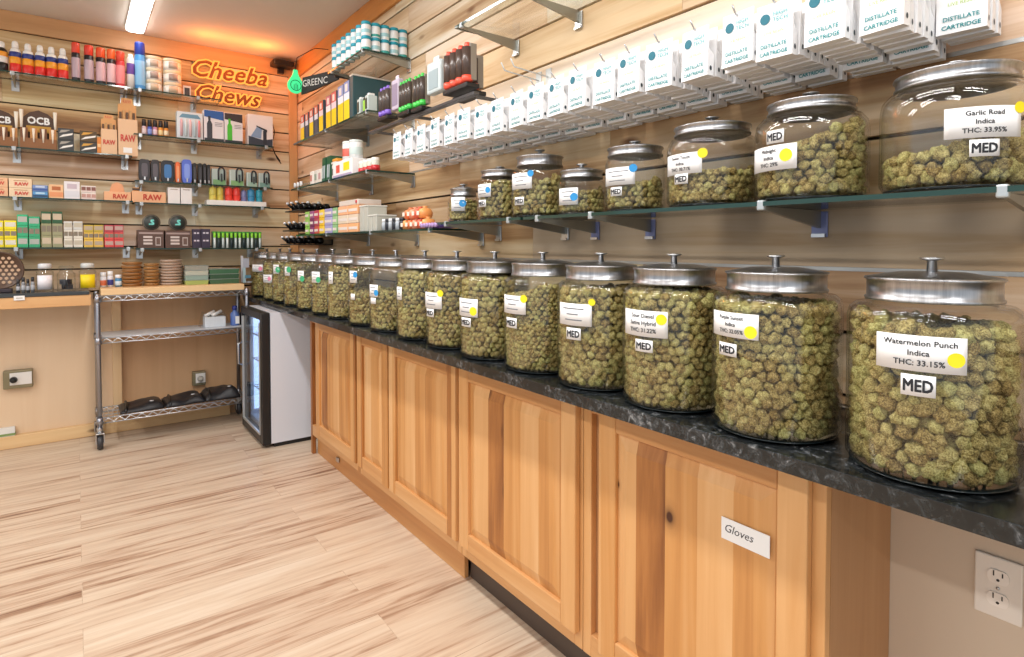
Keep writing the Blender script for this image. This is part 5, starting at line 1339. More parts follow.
for lv in (0, 1):
    pat_box(b1, S2, lv, '3a3c3e', 'a8a29a', ('lower', 'upper')[lv] + ' black and white patterned box of the left pair')
    pat_box(b2, S2, lv, '54401f' if lv else '3a3a36', 'd8a040', ('lower', 'upper')[lv] + ' black and gold patterned box of the right pair')
def raw_text(root, xc, z, w, h, col='d24a3c'):
    x = MB(); flat_text(x, 'RAW', (xc, YI, z), BU, BV, w, h, BN, 0.0012, bold=0.03)
    part('lettering', x, P(col, 0.5), root)
b = (0.124, 0.018, 0.139, 1.742)
t = thing('orange_carton', (b[0], YI, S2), 'narrow orange carton between the patterned boxes and the tan displays', 'box')
part('carton', MB().box(b[0] - 0.010, b[0] + 0.010, YI, YI + 0.08, S2 + 0.0004, S2 + 0.10), P('e08a3c', 0.5), t, 0.001)
part('stripe', MB().box(b[0] - 0.008, b[0] + 0.008, YI - 0.001, YI - 0.0002, S2 + 0.04, S2 + 0.06), P('f0c890', 0.5), t)
def raw_display(b, label, tag_):
    xc, w, h, _ = b
    t = thing('tan_display', (xc, YI + 0.04, S2), label, 'display box', 'tan paper displays')
    z = S2 + 0.0004
    part('lower_box', MB().box(xc - w / 2, xc + w / 2, YI, YI + 0.09, z, z + h * 0.62), P('e6c09a', 0.55), t, 0.0015)
    part('back_card', MB().prism([(-w / 2 * 0.95, h * 0.62), (w / 2 * 0.95, h * 0.62), (w / 2 * 0.95, h * 0.88), (w * 0.32, h * 0.9), (w * 0.28, h), (-w * 0.28, h), (-w * 0.32, h * 0.9), (-w / 2 * 0.95, h * 0.88)], (xc, YI + 0.05, z), BU, BV, BN, -0.004, 0.004), P('e2a86a', 0.55), t)
    for k in range(5):
        part('paper_pack', MB().box(xc - w * 0.42 + k * w * 0.17, xc - w * 0.42 + k * w * 0.17 + w * 0.12, YI + 0.01, YI + 0.03, z + h * 0.62, z + h * (0.74 + 0.03 * (k % 2))), P(('5c4028', 'c89a62')[k % 2], 0.5), t)
    raw_text(t, xc, z + h * 0.30, w * 0.76, h * 0.11)
    x = MB(); flat_text(x, 'RAW', (xc, YI + 0.046, z + h * 0.94), BU, BV, w * 0.42, h * 0.06, BN, 0.0006)
    part('header_lettering', x, P('d24a3c', 0.5), t)
    if tag_: part('price_tag', MB().box(xc - w * 0.25, xc + w * 0.2, YI - 0.002, YI - 0.0004, z + h * 0.05, z + h * 0.14), WHITE, t)
raw_display((0.175, 0.081, 0.250, 1.740), 'shorter tan paper display on the second left shelf', False)
raw_display((0.272, 0.102, 0.366, 1.736), 'tallest tan paper display, with a white price tag', True)

# second right shelf: small bottles, blister, torch boxes
for k in range(5):
    b = ((0.359, 0.027, 0.101, 1.882), (0.390, 0.027, 0.101, 1.885), (0.419, 0.027, 0.102, 1.882), (0.450, 0.027, 0.102, 1.886), (0.480, 0.028, 0.102, 1.883))[k]
    xc, w, h, _ = b; r = w / 2 * 0.95; z = T2 + 0.0004
    cyl_thing('dropper_bottle', xc, YI + 0.02, z, [(0, 0), (r, 0), (r, h * 0.52), (r * 0.8, h * 0.58), (0, h * 0.58)], P(('d8c0c8', '4a62c0', 'c888a8', 'e89a3a', 'd88a2c')[k], 0.35), [(r * 0.8, h * 0.58), (r * 0.95, h * 0.59), (r * 0.9, h), (0, h)], P('1e1c20', 0.4),
              '%s small dark-capped bottle from the left on the second right shelf' % ORD[k], 'bottle', 'small dark-capped bottles', 14, [('label_band', [(r, h * 0.12), (r + 0.0006, h * 0.13), (r + 0.0006, h * 0.40), (r, h * 0.41)], P(('e8d8dc', '8aa0e0', 'e8d0dc', 'f0d8a0', 'f2e0c0')[k], 0.4))])
b = (0.615, 0.151, 0.177, 1.890)
t = thing('blister_box', (b[0], YI, T2), 'pale pink and blue glass-pipe box on the second right shelf', 'box')
part('carton', MB().box(b[0] - b[1] / 2, b[0] + b[1] / 2, YI, YI + 0.06, T2 + 0.0004, T2 + b[2]), P('dbe4ea', 0.45), t, 0.003)
for k in range(5):
    xx = b[0] + (k - 2) * b[1] * 0.17
    part('vial', MB().lathe([(0, 0), (0.008, 0), (0.008, b[2] * 0.5), (0.004, b[2] * 0.62), (0, b[2] * 0.62)], xx, YI - 0.0085, 10).xf(mvz(T2 + b[2] * 0.1)), P(('e8b8c0', 'd8e8ee', 'eec8cc', 'c8dce4', 'e89a9e')[k], 0.25), t)
part('window', MB().prism([(-b[1] * 0.42, b[2] * 0.78), (b[1] * 0.42, b[2] * 0.78), (b[1] * 0.3, b[2] * 0.92), (-b[1] * 0.3, b[2] * 0.92)], (b[0], YI, T2), BU, BV, BN, 0.0003, 0.0012), P('6a96b0', 0.4), t)
def torch_box(b, c_top, c_tool, label):
    xc, w, h, _ = b; z = T2 + 0.0004
    t = thing('torch_box', (xc, YI, T2), label, 'box', 'torch boxes')
    part('carton', MB().box(xc - w / 2 + 0.001, xc + w / 2 - 0.001, YI, YI + 0.07, z, z + h), P('e6e6ec', 0.45), t, 0.002)
    part('header', MB().prism([(-w * 0.48, h * 0.78), (w * 0.48, h * 0.70), (w * 0.48, h * 0.985), (-w * 0.48, h * 0.985)], (xc, YI, z), BU, BV, BN, 0.0003, 0.0012), P(c_top, 0.45), t)
    part('base_band', MB().box(xc - w * 0.48, xc + w * 0.48, YI - 0.0012, YI - 0.0003, z + h * 0.02, z + h * 0.10), P('30363e', 0.45), t)
    x = xc - w * 0.22
    part('torch_picture', MB().prism([(-w * 0.13, h * 0.10), (w * 0.13, h * 0.10), (w * 0.13, h * 0.56), (w * 0.05, h * 0.66), (w * 0.05, h * 0.80), (-w * 0.08, h * 0.80), (-w * 0.06, h * 0.66), (-w * 0.13, h * 0.56)], (x, YI, z), BU, BV, BN, 0.0014, 0.0022), P(c_tool, 0.4), t)
    m = MB()
    for k in range(3): m.box(xc + w * 0.04, xc + w * 0.42, YI - 0.0012, YI - 0.0003, z + h * (0.60 - 0.05 * k), z + h * (0.62 - 0.05 * k))
    part('print_lines', m, P('8a8a96', 0.5), t)
torch_box((0.757, 0.122, 0.208, 1.885), '2f5fa8', '3c404a', 'torch box with a blue header and dark torch')
torch_box((0.879, 0.116, 0.204, 1.891), '3a3438', '4ec43a', 'torch box with a dark header and bright green torch')
b = (1.052, 0.166, 0.216, 1.888)
t = thing('vaporizer_box', (b[0], YI, T2), 'white box with a dark picture at the right end of the second shelf', 'box')
part('carton', MB().box(b[0] - b[1] / 2, b[0] + b[1] / 2, YI, YI + 0.08, T2 + 0.0004, T2 + b[2]), P('e8e8ea', 0.45), t, 0.002)
part('dark_base', MB().prism([(-b[1] * .48, b[2] * .02), (b[1] * .48, b[2] * .02), (b[1] * .48, b[2] * .26), (b[1] * .1, b[2] * .2), (-b[1] * .48, b[2] * .3)], (b[0], YI, T2), BU, BV, BN, 0.0003, 0.0012), P('3a4250', 0.4), t)
part('blue_patch', MB().prism([(-b[1] * .4, b[2] * .28), (b[1] * .02, b[2] * .24), (b[1] * .05, b[2] * .55), (-b[1] * .15, b[2] * .6)], (b[0], YI, T2), BU, BV, BN, 0.0013, 0.002), P('88a4c8', 0.4), t)
part('device_picture', MB().prism([(b[1] * .10, b[2] * .06), (b[1] * .24, b[2] * .06), (b[1] * .24, b[2] * .5), (b[1] * .10, b[2] * .5)], (b[0], YI, T2), BU, BV, BN, 0.0013, 0.002).prism([(-b[1] * .18, b[2] * .62), (b[1] * .26, b[2] * .46), (b[1] * .26, b[2] * .54), (-b[1] * .16, b[2] * .65)], (b[0], YI, T2), BU, BV, BN, 0.0021, 0.0026), P('2e3440', 0.4), t)

# third left shelf
def tan_flat(b, z, lv, label, col='ecd2b0'):
    xc, w, h, _ = b; h = 0.052
    zz = z + lv * (h + 0.001) + 0.0004
    t = thing('tan_box', (xc, YI, zz), label, 'box', 'flat tan boxes on the third left shelf')
    part('carton', MB().box(xc - w / 2, xc + w / 2, YI, YI + 0.09, zz, zz + h), P(col, 0.55), t, 0.0015)
    raw_text(t, xc + w * 0.05, zz + h * 0.42, w * 0.6, h * 0.36)
    part('thin_line', MB().box(xc - w * 0.3, xc + w * 0.3, YI - 0.001, YI - 0.0002, zz + h * 0.74, zz + h * 0.80), P('b07a4a', 0.5), t)
for lv in (0, 1):
    tan_flat((-0.349, 0.093, 0.067, 1.459), S3, lv, ('lower', 'upper') [lv] + ' flat tan box at the left edge of the picture', 'e8b890')
    tan_flat((-0.247, 0.101, 0.068, 1.464), S3, lv, ('lower', 'upper')[lv] + ' flat tan box next to the blue boxes')
def two_band(name, b, z, lv, h, cols, label, cat, group, dots=0):
    xc, w, _, _ = b; zz = z + lv * h + 0.0004
    t = thing(name, (xc, YI, zz), label, cat, group)
    part('carton', MB().box(xc - w / 2 + 0.0006, xc + w / 2 - 0.0006, YI, YI + 0.08, zz, zz + h - 0.001), P(cols[0], 0.45), t, 0.0015)
    part('band', MB().box(xc - w * 0.47, xc + w * 0.47, YI - 0.001, YI - 0.0002, zz + h * 0.12, zz + h * 0.45), P(cols[1], 0.45), t)
    if dots:
        for k in range(dots):
            xx = xc + (k - (dots - 1) / 2) * w / dots
            part('picture', MB().box(xx - w / dots * 0.42, xx + w / dots * 0.42, YI - 0.002, YI - 0.0011, zz + h * 0.30, zz + h * 0.80), P(cols[2], 0.45), t)
    else: part('patch', MB().box(xc - w * 0.3, xc + w * 0.3, YI - 0.001, YI - 0.0002, zz + h * 0.58, zz + h * 0.85), P(cols[2], 0.45), t)
for lv in (0, 1): two_band('blue_box', (-0.160, 0.070, 0.087, 1.468), S3, lv, 0.037, ('7a94c8', '3a5a9c', 'c0d0ea') if lv else ('5a9ad0', '244a70', 'b8daf0'), ('lower', 'upper')[lv] + ' small blue box on the third left shelf', 'box', 'small blue boxes')
two_band('peach_box', (-0.086, 0.067, 0.100, 1.471), S3, 0, 0.082, ('ecbe90', 'e89a6a', 'b86a3a'), 'upright peach box between the blue boxes and the white box', 'box', None)
two_band('white_carton', (-0.012, 0.076, 0.130, 1.475), S3, 0, 0.105, ('e9e6ea', 'dcdce4', 'c8b8c4'), 'tall plain white box on the third left shelf', 'box', None)
for lv in (0, 1): two_band('pink_box', (0.068, 0.073, 0.091, 1.478), S3, lv, 0.042, ('ece2dc', 'e6d2cc', '8a5a50' if lv else 'c89a90'), ('lower', 'upper')[lv] + ' pinkish white box with brown prints', 'box', 'pinkish boxes', 3)
for k, (bb, nm) in enumerate((((0.213, 0.138, 0.055, 1.467), 'left'), ((0.379, 0.184, 0.070, 1.461), 'right'))):
    xc, w, h, _ = bb; z = S3 + 0.0004 if k == 0 else T4 + 0.0004
    t = thing('orange_tray', (xc, YI, z), nm + ' flat orange paper tray with a card standing in it', 'tray', 'orange paper trays')
    part('tray', MB().box(xc - w / 2, xc + w / 2, YI, YI + 0.08, z, z + h), P('eeb68a', 0.5), t, 0.002)
    raw_text(t, xc + w * 0.1, z + h * 0.5, w * 0.55, h * 0.5, 'c8442e')
    if k == 0: part('standing_card', MB().prism([(-w * 0.30, 0), (w * 0.30, 0), (w * 0.2, h * 0.9), (0, h * 1.15), (-w * 0.2, h * 0.9)], (xc, YI + 0.045, z + h), BU, BV, BN, -0.003, 0.003), P('e8a87c', 0.5), t)
    else:
        part('standing_card', MB().box(xc - w * 0.46, xc - w * 0.28, YI + 0.02, YI + 0.03, z + h, z + h * 1.34), P('e2a05a', 0.5), t)
        part('dark_header', MB().box(xc - w * 0.48, xc - w * 0.26, YI + 0.018, YI + 0.0195, z + h * 1.08, z + h * 1.28), P('4a3424', 0.5), t)
for k, bb in enumerate(((0.517, 0.068, 0.104, 1.467), (0.588, 0.064, 0.105, 1.470))):
    xc, w, h, _ = bb; z = T4 + 0.0004
    t = thing('white_card_box', (xc, YI, z), ('left', 'right')[k] + ' of the two white card boxes below the zip cases', 'box', 'white card boxes')
    part('carton', MB().box(xc - w / 2, xc + w / 2, YI, YI + 0.05, z, z + h), P('eceaea', 0.5), t, 0.0015)
    part('header_strip', MB().box(xc - w * 0.3, xc + w * 0.3, YI - 0.001, YI - 0.0002, z + h * 0.86, z + h * 0.92), P('b8a8a4', 0.5), t)

# third right shelf: zip cases, bottles, clamshells
def zip_case(b, cols, label):
    xc, w, h, _ = b; z = T3 + 0.0004
    t = thing('zip_case', (xc, YI, z), label, 'case', 'hard cases and flasks on the third right shelf')
    pr = []
    for i in range(24):
        a = 2 * PI * i / 24; ca, sa = math.cos(a), math.sin(a)
        pr.append((w / 2 * math.copysign(abs(ca) ** 0.4, ca), h / 2 + h / 2 * math.copysign(abs(sa) ** 0.5, sa)))
    part('shell', MB().prism(pr, (xc, YI, z), BU, BV, BN, -0.045, 0), P(cols[0], 0.4), t, 0.003)
    part('badge', MB().prism([(a * 0.55, h / 2 + (b_ - h / 2) * 0.62) for a, b_ in pr], (xc, YI, z), BU, BV, BN, 0.0003, 0.003), P(cols[1], 0.4), t)
    part('zip_pull', MB().box(xc - 0.004, xc + 0.004, YI - 0.006, YI - 0.0031, z + h * 0.06, z + h * 0.2), STEEL, t)
zip_case((0.357, 0.062, 0.139, 1.599), ('2a272c', '5a545c'), 'left black zip case')
zip_case((0.415, 0.049, 0.140, 1.603), ('28252a', '5c565e'), 'second black zip case from the left')
zip_case((0.484, 0.075, 0.141, 1.601), ('23252c', '3f78b4'), 'black zip case with a blue panel')
zip_case((0.541, 0.028, 0.136, 1.598), ('e8703a', 'f0a070'), 'slim orange case between the blue ones')
zip_case((0.593, 0.058, 0.157, 1.594), ('5a74d8', '86a0ee'), 'bright blue hard case on the shelf')
for k, b in enumerate(((0.638, 0.026, 0.138, 1.604), (0.671, 0.027, 0.139, 1.606), (0.698, 0.021, 0.140, 1.607), (0.722, 0.021, 0.133, 1.609))): zip_case(b, ('1e1e20', '44444a'), '%s slim black case right of the blue case' % ORD[k])
for k, b in enumerate(((0.787, 0.092, 0.128, 1.606), (0.899, 0.095, 0.130, 1.613), (0.996, 0.072, 0.118, 1.619), (1.079, 0.081, 0.119, 1.624))):
    xc, w, h, _ = b; z = T3 + 0.0004
    t = thing('clamshell_pack', (xc, YI, z), '%s clamshell pack with a dark loop from the left on the third right shelf' % ORD[k], 'pack', 'clamshell packs')
    part('blister', MB().box(xc - w / 2, xc + w / 2, YI + 0.012, YI + 0.045, z, z + h * 0.88), P('b9c8c4', 0.25), t, 0.008)
    m = MB(); lx = xc + w * 0.14
    m.tube([(lx - w * 0.2, YI + 0.006, z + h * 0.28), (lx - w * 0.2, YI + 0.006, z + h * 0.75)] + [(lx + w * 0.2 * math.cos(a), YI + 0.006, z + h * 0.75 + h * 0.2 * math.sin(a)) for a in [PI - PI * i / 8 for i in range(9)]] + [(lx + w * 0.2, YI + 0.006, z + h * 0.28)], 0.0055, 8)
    part('loop', m, P('202428', 0.35), t)
    part('insert', MB().box(xc - w * 0.42, xc + w * 0.42, YI + 0.0105, YI + 0.0118, z + h * 0.04, z + h * 0.30), P(('7fae7a', '86b47a', 'a8c6b4', '7ea49a')[k], 0.4), t)
    part('tool', MB().box(lx - w * 0.06, lx + w * 0.06, YI + 0.001, YI + 0.0115, z + h * 0.2, z + h * 0.62), P('3c4446', 0.35), t, 0.002)

# white tray of silicone jars
b = (0.895, 0.375, 0.048, 1.455)
zt = T4 + 0.0004
t = thing('white_tray', (b[0], YI + 0.04, zt), 'low white tray holding colourful silicone jars', 'tray')
m = MB(); x0, x1 = b[0] - b[1] / 2, b[0] + b[1] / 2
m.box(x0, x1, YI - 0.012, YI + 0.09, zt, zt + 0.006)
part('base', m, P('ecebe8', 0.4), t)
part('rim', MB().box(x0, x1, YI - 0.012, YI - 0.007, zt + 0.006, zt + 0.034).box(x0, x1, YI + 0.085, YI + 0.09, zt + 0.006, zt + 0.034).box(x0, x0 + 0.005, YI - 0.007, YI + 0.085, zt + 0.006, zt + 0.034).box(x1 - 0.005, x1, YI - 0.007, YI + 0.085, zt + 0.006, zt + 0.034), P('f0efec', 0.4), t)
SJ = [(209, 217, 'd8cc62', 'left yellow'), (217, 224, 'd2c45a', 'right yellow'), (225, 233, 'e8483e', 'left red'), (233, 241, 'e4453c', 'right red'), (241, 247, '7a82b4', 'violet'), (247, 255, '3a8ec0', 'blue'), (256, 263, '2f9cb4', 'teal')]
for (u0, u1, c, nm), bb in zip(SJ, ((0.750, 0.049, 0.115, 1.471), (0.795, 0.043, 0.116, 1.473), (0.849, 0.051, 0.117, 1.475), (0.899, 0.051, 0.118, 1.477), (0.945, 0.039, 0.104, 1.479), (0.992, 0.049, 0.112, 1.481), (1.046, 0.046, 0.113, 1.483))):
    xc, w, h, _ = bb; r = w / 2 * 0.96
    cyl_thing('silicone_jar', xc, YI + 0.035, zt + 0.0064, [(0, 0), (r * 0.9, 0), (r, 0.006), (r, h * 0.55), (0, h * 0.55)], P(c, 0.4), [(r, h * 0.56), (r * 1.02, h * 0.58), (r * 1.0, h * 0.94), (r * 0.8, h), (0, h)], P(c, 0.3), nm + ' silicone jar in the white tray', 'jar', 'silicone jars in the white tray', 18,
              [('knob', [(r * 0.3, h), (r * 0.3, h * 1.06), (0, h * 1.07)], P(c, 0.4))])

# fourth left shelf: stacks of coloured boxes
COLS = [(-9, 4, ('e8d81c', 'd8d4c4', 'f0e020'), 'cut-off yellow', 222), (4.5, 17, ('ecdc1e', 'dcd8c8', 'f2e424'), 'yellow', 222), (17.5, 28.5, ('38b07c', 'b4b4ac', '35b884'), 'left green', 216), (29, 40.5, ('38a878', 'a8b0a8', '35b07e'), 'right green', 218),
        (41.5, 52, ('9a9a74', 'c8b8a0', '2c5a38'), 'left dark green', 212), (52.5, 63, ('9c9c7a', 'c6b69e', '2a5a3a'), 'right dark green', 212), (64, 73, ('e4e0d4', 'c0b8a6', 'd8d8d4'), 'left white', 222), (73.5, 83, ('e6e2d6', 'c4bcaa', 'd4d6d4'), 'right white', 222),
        (84, 93.5, ('e8c050', 'b8a890', 'c8ac3c'), 'left gold', 225), (94, 103.5, ('e8bc54', 'b6a690', 'c4a83c'), 'right gold', 225), (104.5, 114, ('e0504e', 'c0a098', 'b84450'), 'left red', 225), (114.5, 124, ('de4c4c', 'bea098', 'b44652'), 'right red', 225)]
CB_ = [(-0.352, 0.055, 0.151, 1.179), (-0.295, 0.054, 0.153, 1.179), (-0.242, 0.048, 0.189, 1.178), (-0.190, 0.051, 0.179, 1.178), (-0.135, 0.048, 0.210, 1.184), (-0.084, 0.049, 0.211, 1.184), (-0.034, 0.042, 0.155, 1.183), (0.013, 0.046, 0.156, 1.183),
       (0.064, 0.047, 0.136, 1.186), (0.113, 0.048, 0.137, 1.186), (0.166, 0.048, 0.138, 1.186), (0.216, 0.049, 0.139, 1.186)]
for (u0, u1, cs, nm, vt), bb in zip(COLS, CB_):
    h3 = bb[2] / 3
    for lv in range(3):
        two_band('sweet_box', bb, S4, lv, h3, (cs[lv] if lv != 1 else cs[0], cs[0] if lv == 1 else cs[lv], '857a6a' if lv == 1 else cs[1]), '%s box of the %s stack on the fourth left shelf' % (('bottom', 'middle', 'top')[lv], nm), 'box', 'stacked boxes on the fourth left shelf', 1 if lv != 1 else 2)

# lowest right shelf: scale boxes with round discs, purple cards, green tubes
for k, (bb, dd) in enumerate((((0.386, 0.141, 0.115, 1.182), (0.392, 0.101, 0.128, 1.297)), ((0.537, 0.145, 0.114, 1.178), (0.540, 0.106, 0.131, 1.293)))):
    xc, w, h, _ = bb; z = T5 + 0.0004; nm = ('left', 'right')[k]
    t = thing('scale_box', (xc, YI, z), nm + ' dark brown box under a round dark disc', 'box', 'brown boxes on the lowest right shelf')
    part('carton', MB().box(xc - w / 2, xc + w / 2, YI, YI + 0.12, z, z + h), P('5c443c', 0.5), t, 0.002)
    m = MB()
    for j in range(3): m.box(xc - w * 0.30, xc + w * 0.05, YI - 0.001, YI - 0.0002, z + h * (0.2 + 0.18 * j), z + h * (0.31 + 0.18 * j))
    part('print_lines', m, P('d4c8c4', 0.5), t)
    m = MB().box(xc + w * 0.17, xc + w * 0.38, YI - 0.001, YI - 0.0002, z + h * 0.14, z + h * 0.62)
    part('white_frame', m, P('c4b8b4', 0.5), t)
    part('frame_picture', MB().box(xc + w * 0.20, xc + w * 0.35, YI - 0.002, YI - 0.0011, z + h * 0.20, z + h * 0.56), P('6a524a', 0.5), t)
    part('top_stripe', MB().box(xc - w * 0.46, xc + w * 0.46, YI - 0.001, YI - 0.0002, z + h * 0.78, z + h * 0.88), P('a89490', 0.5), t)
    xd, wd, hd, _ = dd; r = wd / 2; zc = z + h + r + 0.0004
    t = thing('round_disc', (xd, YI + 0.04, z + h), nm + ' round dark disc with a teal sign, standing on a brown box', 'disc', 'round dark discs with teal signs')
    part('disc', MB().lathe([(0, 0), (r, 0.0), (r, 0.02), (r * 0.93, 0.022), (0, 0.022)], 0, 0, 32, 0, True, 'y').xf(lambda p: (p.x + xd, p.y + YI + 0.03, p.z + zc)), P('6e665a', 0.4), t)
    part('face', MB().lathe([(0, -0.002), (r * 0.80, -0.002), (r * 0.82, 0.0)], 0, 0, 32, 0, True, 'y').xf(lambda p: (p.x + xd, p.y + YI + 0.03, p.z + zc)), P('363c39', 0.4), t)
    x = MB(); flat_text(x, '.S', (xd, YI + 0.027, zc), BU, BV, r * 0.9, r * 0.62, BN, 0.001, bold=0.05)
    part('sign', x, P('7ee0d8', 0.4), t)
for k, bb in enumerate(((0.644, 0.050, 0.125, 1.175), (0.699, 0.054, 0.127, 1.174))):
    xc, w, h, _ = bb; z = T5 + 0.0004
    t = thing('purple_card_pack', (xc, YI, z), ('left', 'right')[k] + ' dark purple card pack with white prints', 'pack', 'dark purple card packs')
    part('card', MB().box(xc - w / 2, xc + w / 2, YI, YI + 0.03, z, z + h), P('3a3248', 0.5), t, 0.002)
    m = MB()
    for j in range(4): m.box(xc - w * 0.32 + (j % 2) * w * 0.36, xc - w * 0.32 + (j % 2) * w * 0.36 + w * 0.26, YI - 0.001, YI - 0.0002, z + h * (0.35 + 0.4 * (j // 2)), z + h * (0.43 + 0.4 * (j // 2)))
    part('print', m, P('d8d2e0', 0.5), t)
for k in range(12):
    u = 213 + k * 4.1
    xc = 0.752 + k * 0.0262; z = T5 + 0.0004; w = 0.024; h = 0.112
    t = thing('green_tube_pack', (xc, YI, z), '%s green-topped tube pack from the left on the lowest right shelf' % ORD[k], 'pack', 'green-topped tube packs')
    part('card', MB().box(xc - w / 2, xc + w / 2, YI + 0.008, YI + 0.05, z, z + h), P('3c4a44', 0.45), t, 0.001)
    part('tube', MB().lathe([(0, 0), (0.0075, 0), (0.0075, h * 0.62), (0, h * 0.63)], xc, YI, 10).xf(mvz(z)), P(('d8e4e4', '2c3a40', 'c6d4d6')[k % 3], 0.3), t)
    part('green_top', MB().lathe([(0.008, h * 0.62), (0.0088, h * 0.63), (0.0088, h * 0.86), (0.005, h * 0.92), (0, h * 0.92)], xc, YI, 10).xf(mvz(z)), P('8ed83a', 0.35), t)
    part('green_header', MB().box(xc - w / 2 * 0.96, xc + w / 2 * 0.96, YI + 0.0065, YI + 0.0078, z + h * 0.88, z + h), P('4aa03a', 0.45), t)

# ------------------------------------------------------------------ on the ledge
LZ = LT + 0.0004
def pat_disc():
    b = (-0.337, 0.189, 0.194, 0.957)
    r = 0.105; xc = b[0] - 0.004
    t = thing('round_grinder_tray', (xc, 4.36, LZ), 'big round brown tray with a honeycomb pattern leaning at far left', 'tray')
    m = MB().lathe([(0, 0.0), (r, 0.0), (r, 0.018), (r * 0.93, 0.02), (r * 0.9, 0.012), (0, 0.012)], 0, 0, 40, 0, True, 'y').xf(lambda p: (p.x + xc, -p.y + 4.36, p.z + LZ + 0.02 + r))
    part('disc', m, P('5a4334', 0.45), t)
    h = MB(); s = 0.026
    for i in range(-4, 5):
        for j in range(-4, 5):
            x, z = (i + 0.5 * (j % 2)) * s, j * s * 0.87
            if math.hypot(x, z) < r * 0.82: h.prism([(x + 0.009 * math.cos(PI / 6 + PI / 3 * k), z + 0.009 * math.sin(PI / 6 + PI / 3 * k)) for k in range(6)], (xc, 4.348, LZ + 0.02 + r), BU, BV, BN, 0, 0.003)
    part('honeycomb', h, P('c8a88a', 0.45), t)
    part('stand', MB().box(xc - 0.05, xc + 0.05, 4.335, 4.40, LZ, LZ + 0.022), P('3a3038', 0.4), t, 0.004)
pat_disc()
def glass_pot(b, hcap, label, fillc, labc=None, capc=None):
    xc, w, h, _ = b; r = w / 2; y = 4.33
    t = thing('clear_jar', (xc, y, LZ), label, 'jar', 'clear jars on the ledge')
    part('glass_body', MB().lathe([(0, 0), (r * 0.95, 0), (r, 0.005), (r, h * 0.68), (r * 0.72, h * 0.78), (r * 0.72, h * 0.84), (r * 0.70, h * 0.84), (r * 0.68, h * 0.77), (r * 0.96, h * 0.67), (r * 0.96, 0.006), (0, 0.005)], xc, y, 24).xf(mvz(LZ)), GLASS, t)
    part('lid', MB().lathe([(r * 0.73, h * 0.82), (r * 0.80, h * 0.83), (r * 0.78, h * 0.97), (r * 0.6, h), (0, h)], xc, y, 24).xf(mvz(LZ)), P(capc, 0.3) if capc else PLASTIC, t)
    if labc: part('paper_label', on_cyl(MB(), xc, y, r, -PI / 2 - 0.95, -PI / 2 + 0.95, LZ + h * 0.08, LZ + h * 0.58), P(labc, 0.45), t)
    for k in range(6 if fillc else 0):
        a = k * 1.1; z = LZ + 0.008 + (k // 3) * 0.03
        o = MB().box(xc + 0.45 * r * math.cos(a) - 0.012, xc + 0.45 * r * math.cos(a) + 0.012, y + 0.45 * r * math.sin(a) - 0.006, y + 0.45 * r * math.sin(a) + 0.006, z, z + 0.028, rot=a)
        single('small_packet', o, P(fillc, 0.4), (xc, y, z), 'dark packet lying in %s' % label, 'packet', 'packets in ' + label)
glass_pot((-0.145, 0.081, 0.161, 0.920), 0, 'clear jar with a white label, left of the dark packets jar', None, 'eceaf0', 'd8dade')
glass_pot((-0.047, 0.088, 0.146, 0.921), 0, 'clear jar of dark packets on the ledge', '2a2730')
glass_pot((0.055, 0.086, 0.160, 0.910), 0, 'clear jar with a bright yellow label on the ledge', None, 'f4d818', 'cfd2d0')
b = (0.054, 0.057, 0.101, 0.923)
for k, bb in enumerate(((-0.263, 0.019, 0.073, 0.926), (-0.241, 0.020, 0.085, 0.925), (-0.221, 0.017, 0.074, 0.924), (-0.200, 0.019, 0.085, 0.923))):
    xc, w, h, _ = bb; r = w / 2 * 0.95
    cyl_thing('small_vial', xc, 4.31, LZ, [(0, 0), (r, 0), (r, h * 0.6), (r * 0.7, h * 0.7), (0, h * 0.7)], P(('4a4c52', '8a8c90', '5a5c60', '9a9ca0')[k], 0.2), [(r * 0.7, h * 0.7), (r * 0.8, h * 0.71), (r * 0.8, h), (0, h)], P('242428', 0.4), '%s small dark-capped vial from the brown tray' % ORD[k], 'vial', 'small vials on the ledge', 14,
              [('label_band', [(r, h * 0.15), (r + 0.0006, h * 0.16), (r + 0.0006, h * 0.45), (r, h * 0.46)], P('b8bac0', 0.4))])
b = (-0.254, 0.047, 0.025, 0.892)
t = thing('price_tag', (b[0], 4.218, b[3]), 'small white price tag on the front edge of the ledge', 'price tag')
part('tag', MB().box(b[0] - b[1] / 2, b[0] + b[1] / 2, 4.2165, 4.2185, b[3], b[3] + b[2]), PAPER, t, 0.0005)
part('print', MB().box(b[0] - b[1] * 0.3, b[0] + b[1] * 0.3, 4.2157, 4.2164, b[3] + b[2] * 0.4, b[3] + b[2] * 0.6), P('b0aaa4', 0.5), t)

# ------------------------------------------------------------------ on the cart board
BZ = BTOP + 0.0006
for k, (bb, c, c2) in enumerate((((0.132, 0.035, 0.091, 0.940), 'e8eaf2', 'd8704a'), ((0.168, 0.032, 0.097, 0.939), 'e6e6ee', '3a3c86'), ((0.209, 0.038, 0.074, 0.937), '4a8ab8', 'd8e6f0'))):
    xc, w, h, _ = bb; r = w / 2 * 0.95
    cyl_thing('pill_bottle', xc, 4.36, BZ, [(0, 0), (r, 0), (r, h * 0.66), (r * 0.8, h * 0.72), (0, h * 0.72)], P(c, 0.35), [(r * 0.8, h * 0.72), (r * 0.95, h * 0.73), (r * 0.93, h), (0, h)], P('eef0f4', 0.4), ('white bottle with an orange band on the cart board', 'white bottle with a navy band on the cart board', 'small blue bottle beside the wooden discs')[k], 'bottle', None, 16,
              [('label_band', [(r, h * 0.12), (r + 0.0006, h * 0.13), (r + 0.0006, h * 0.46), (r, h * 0.47)], P(c2, 0.4))])
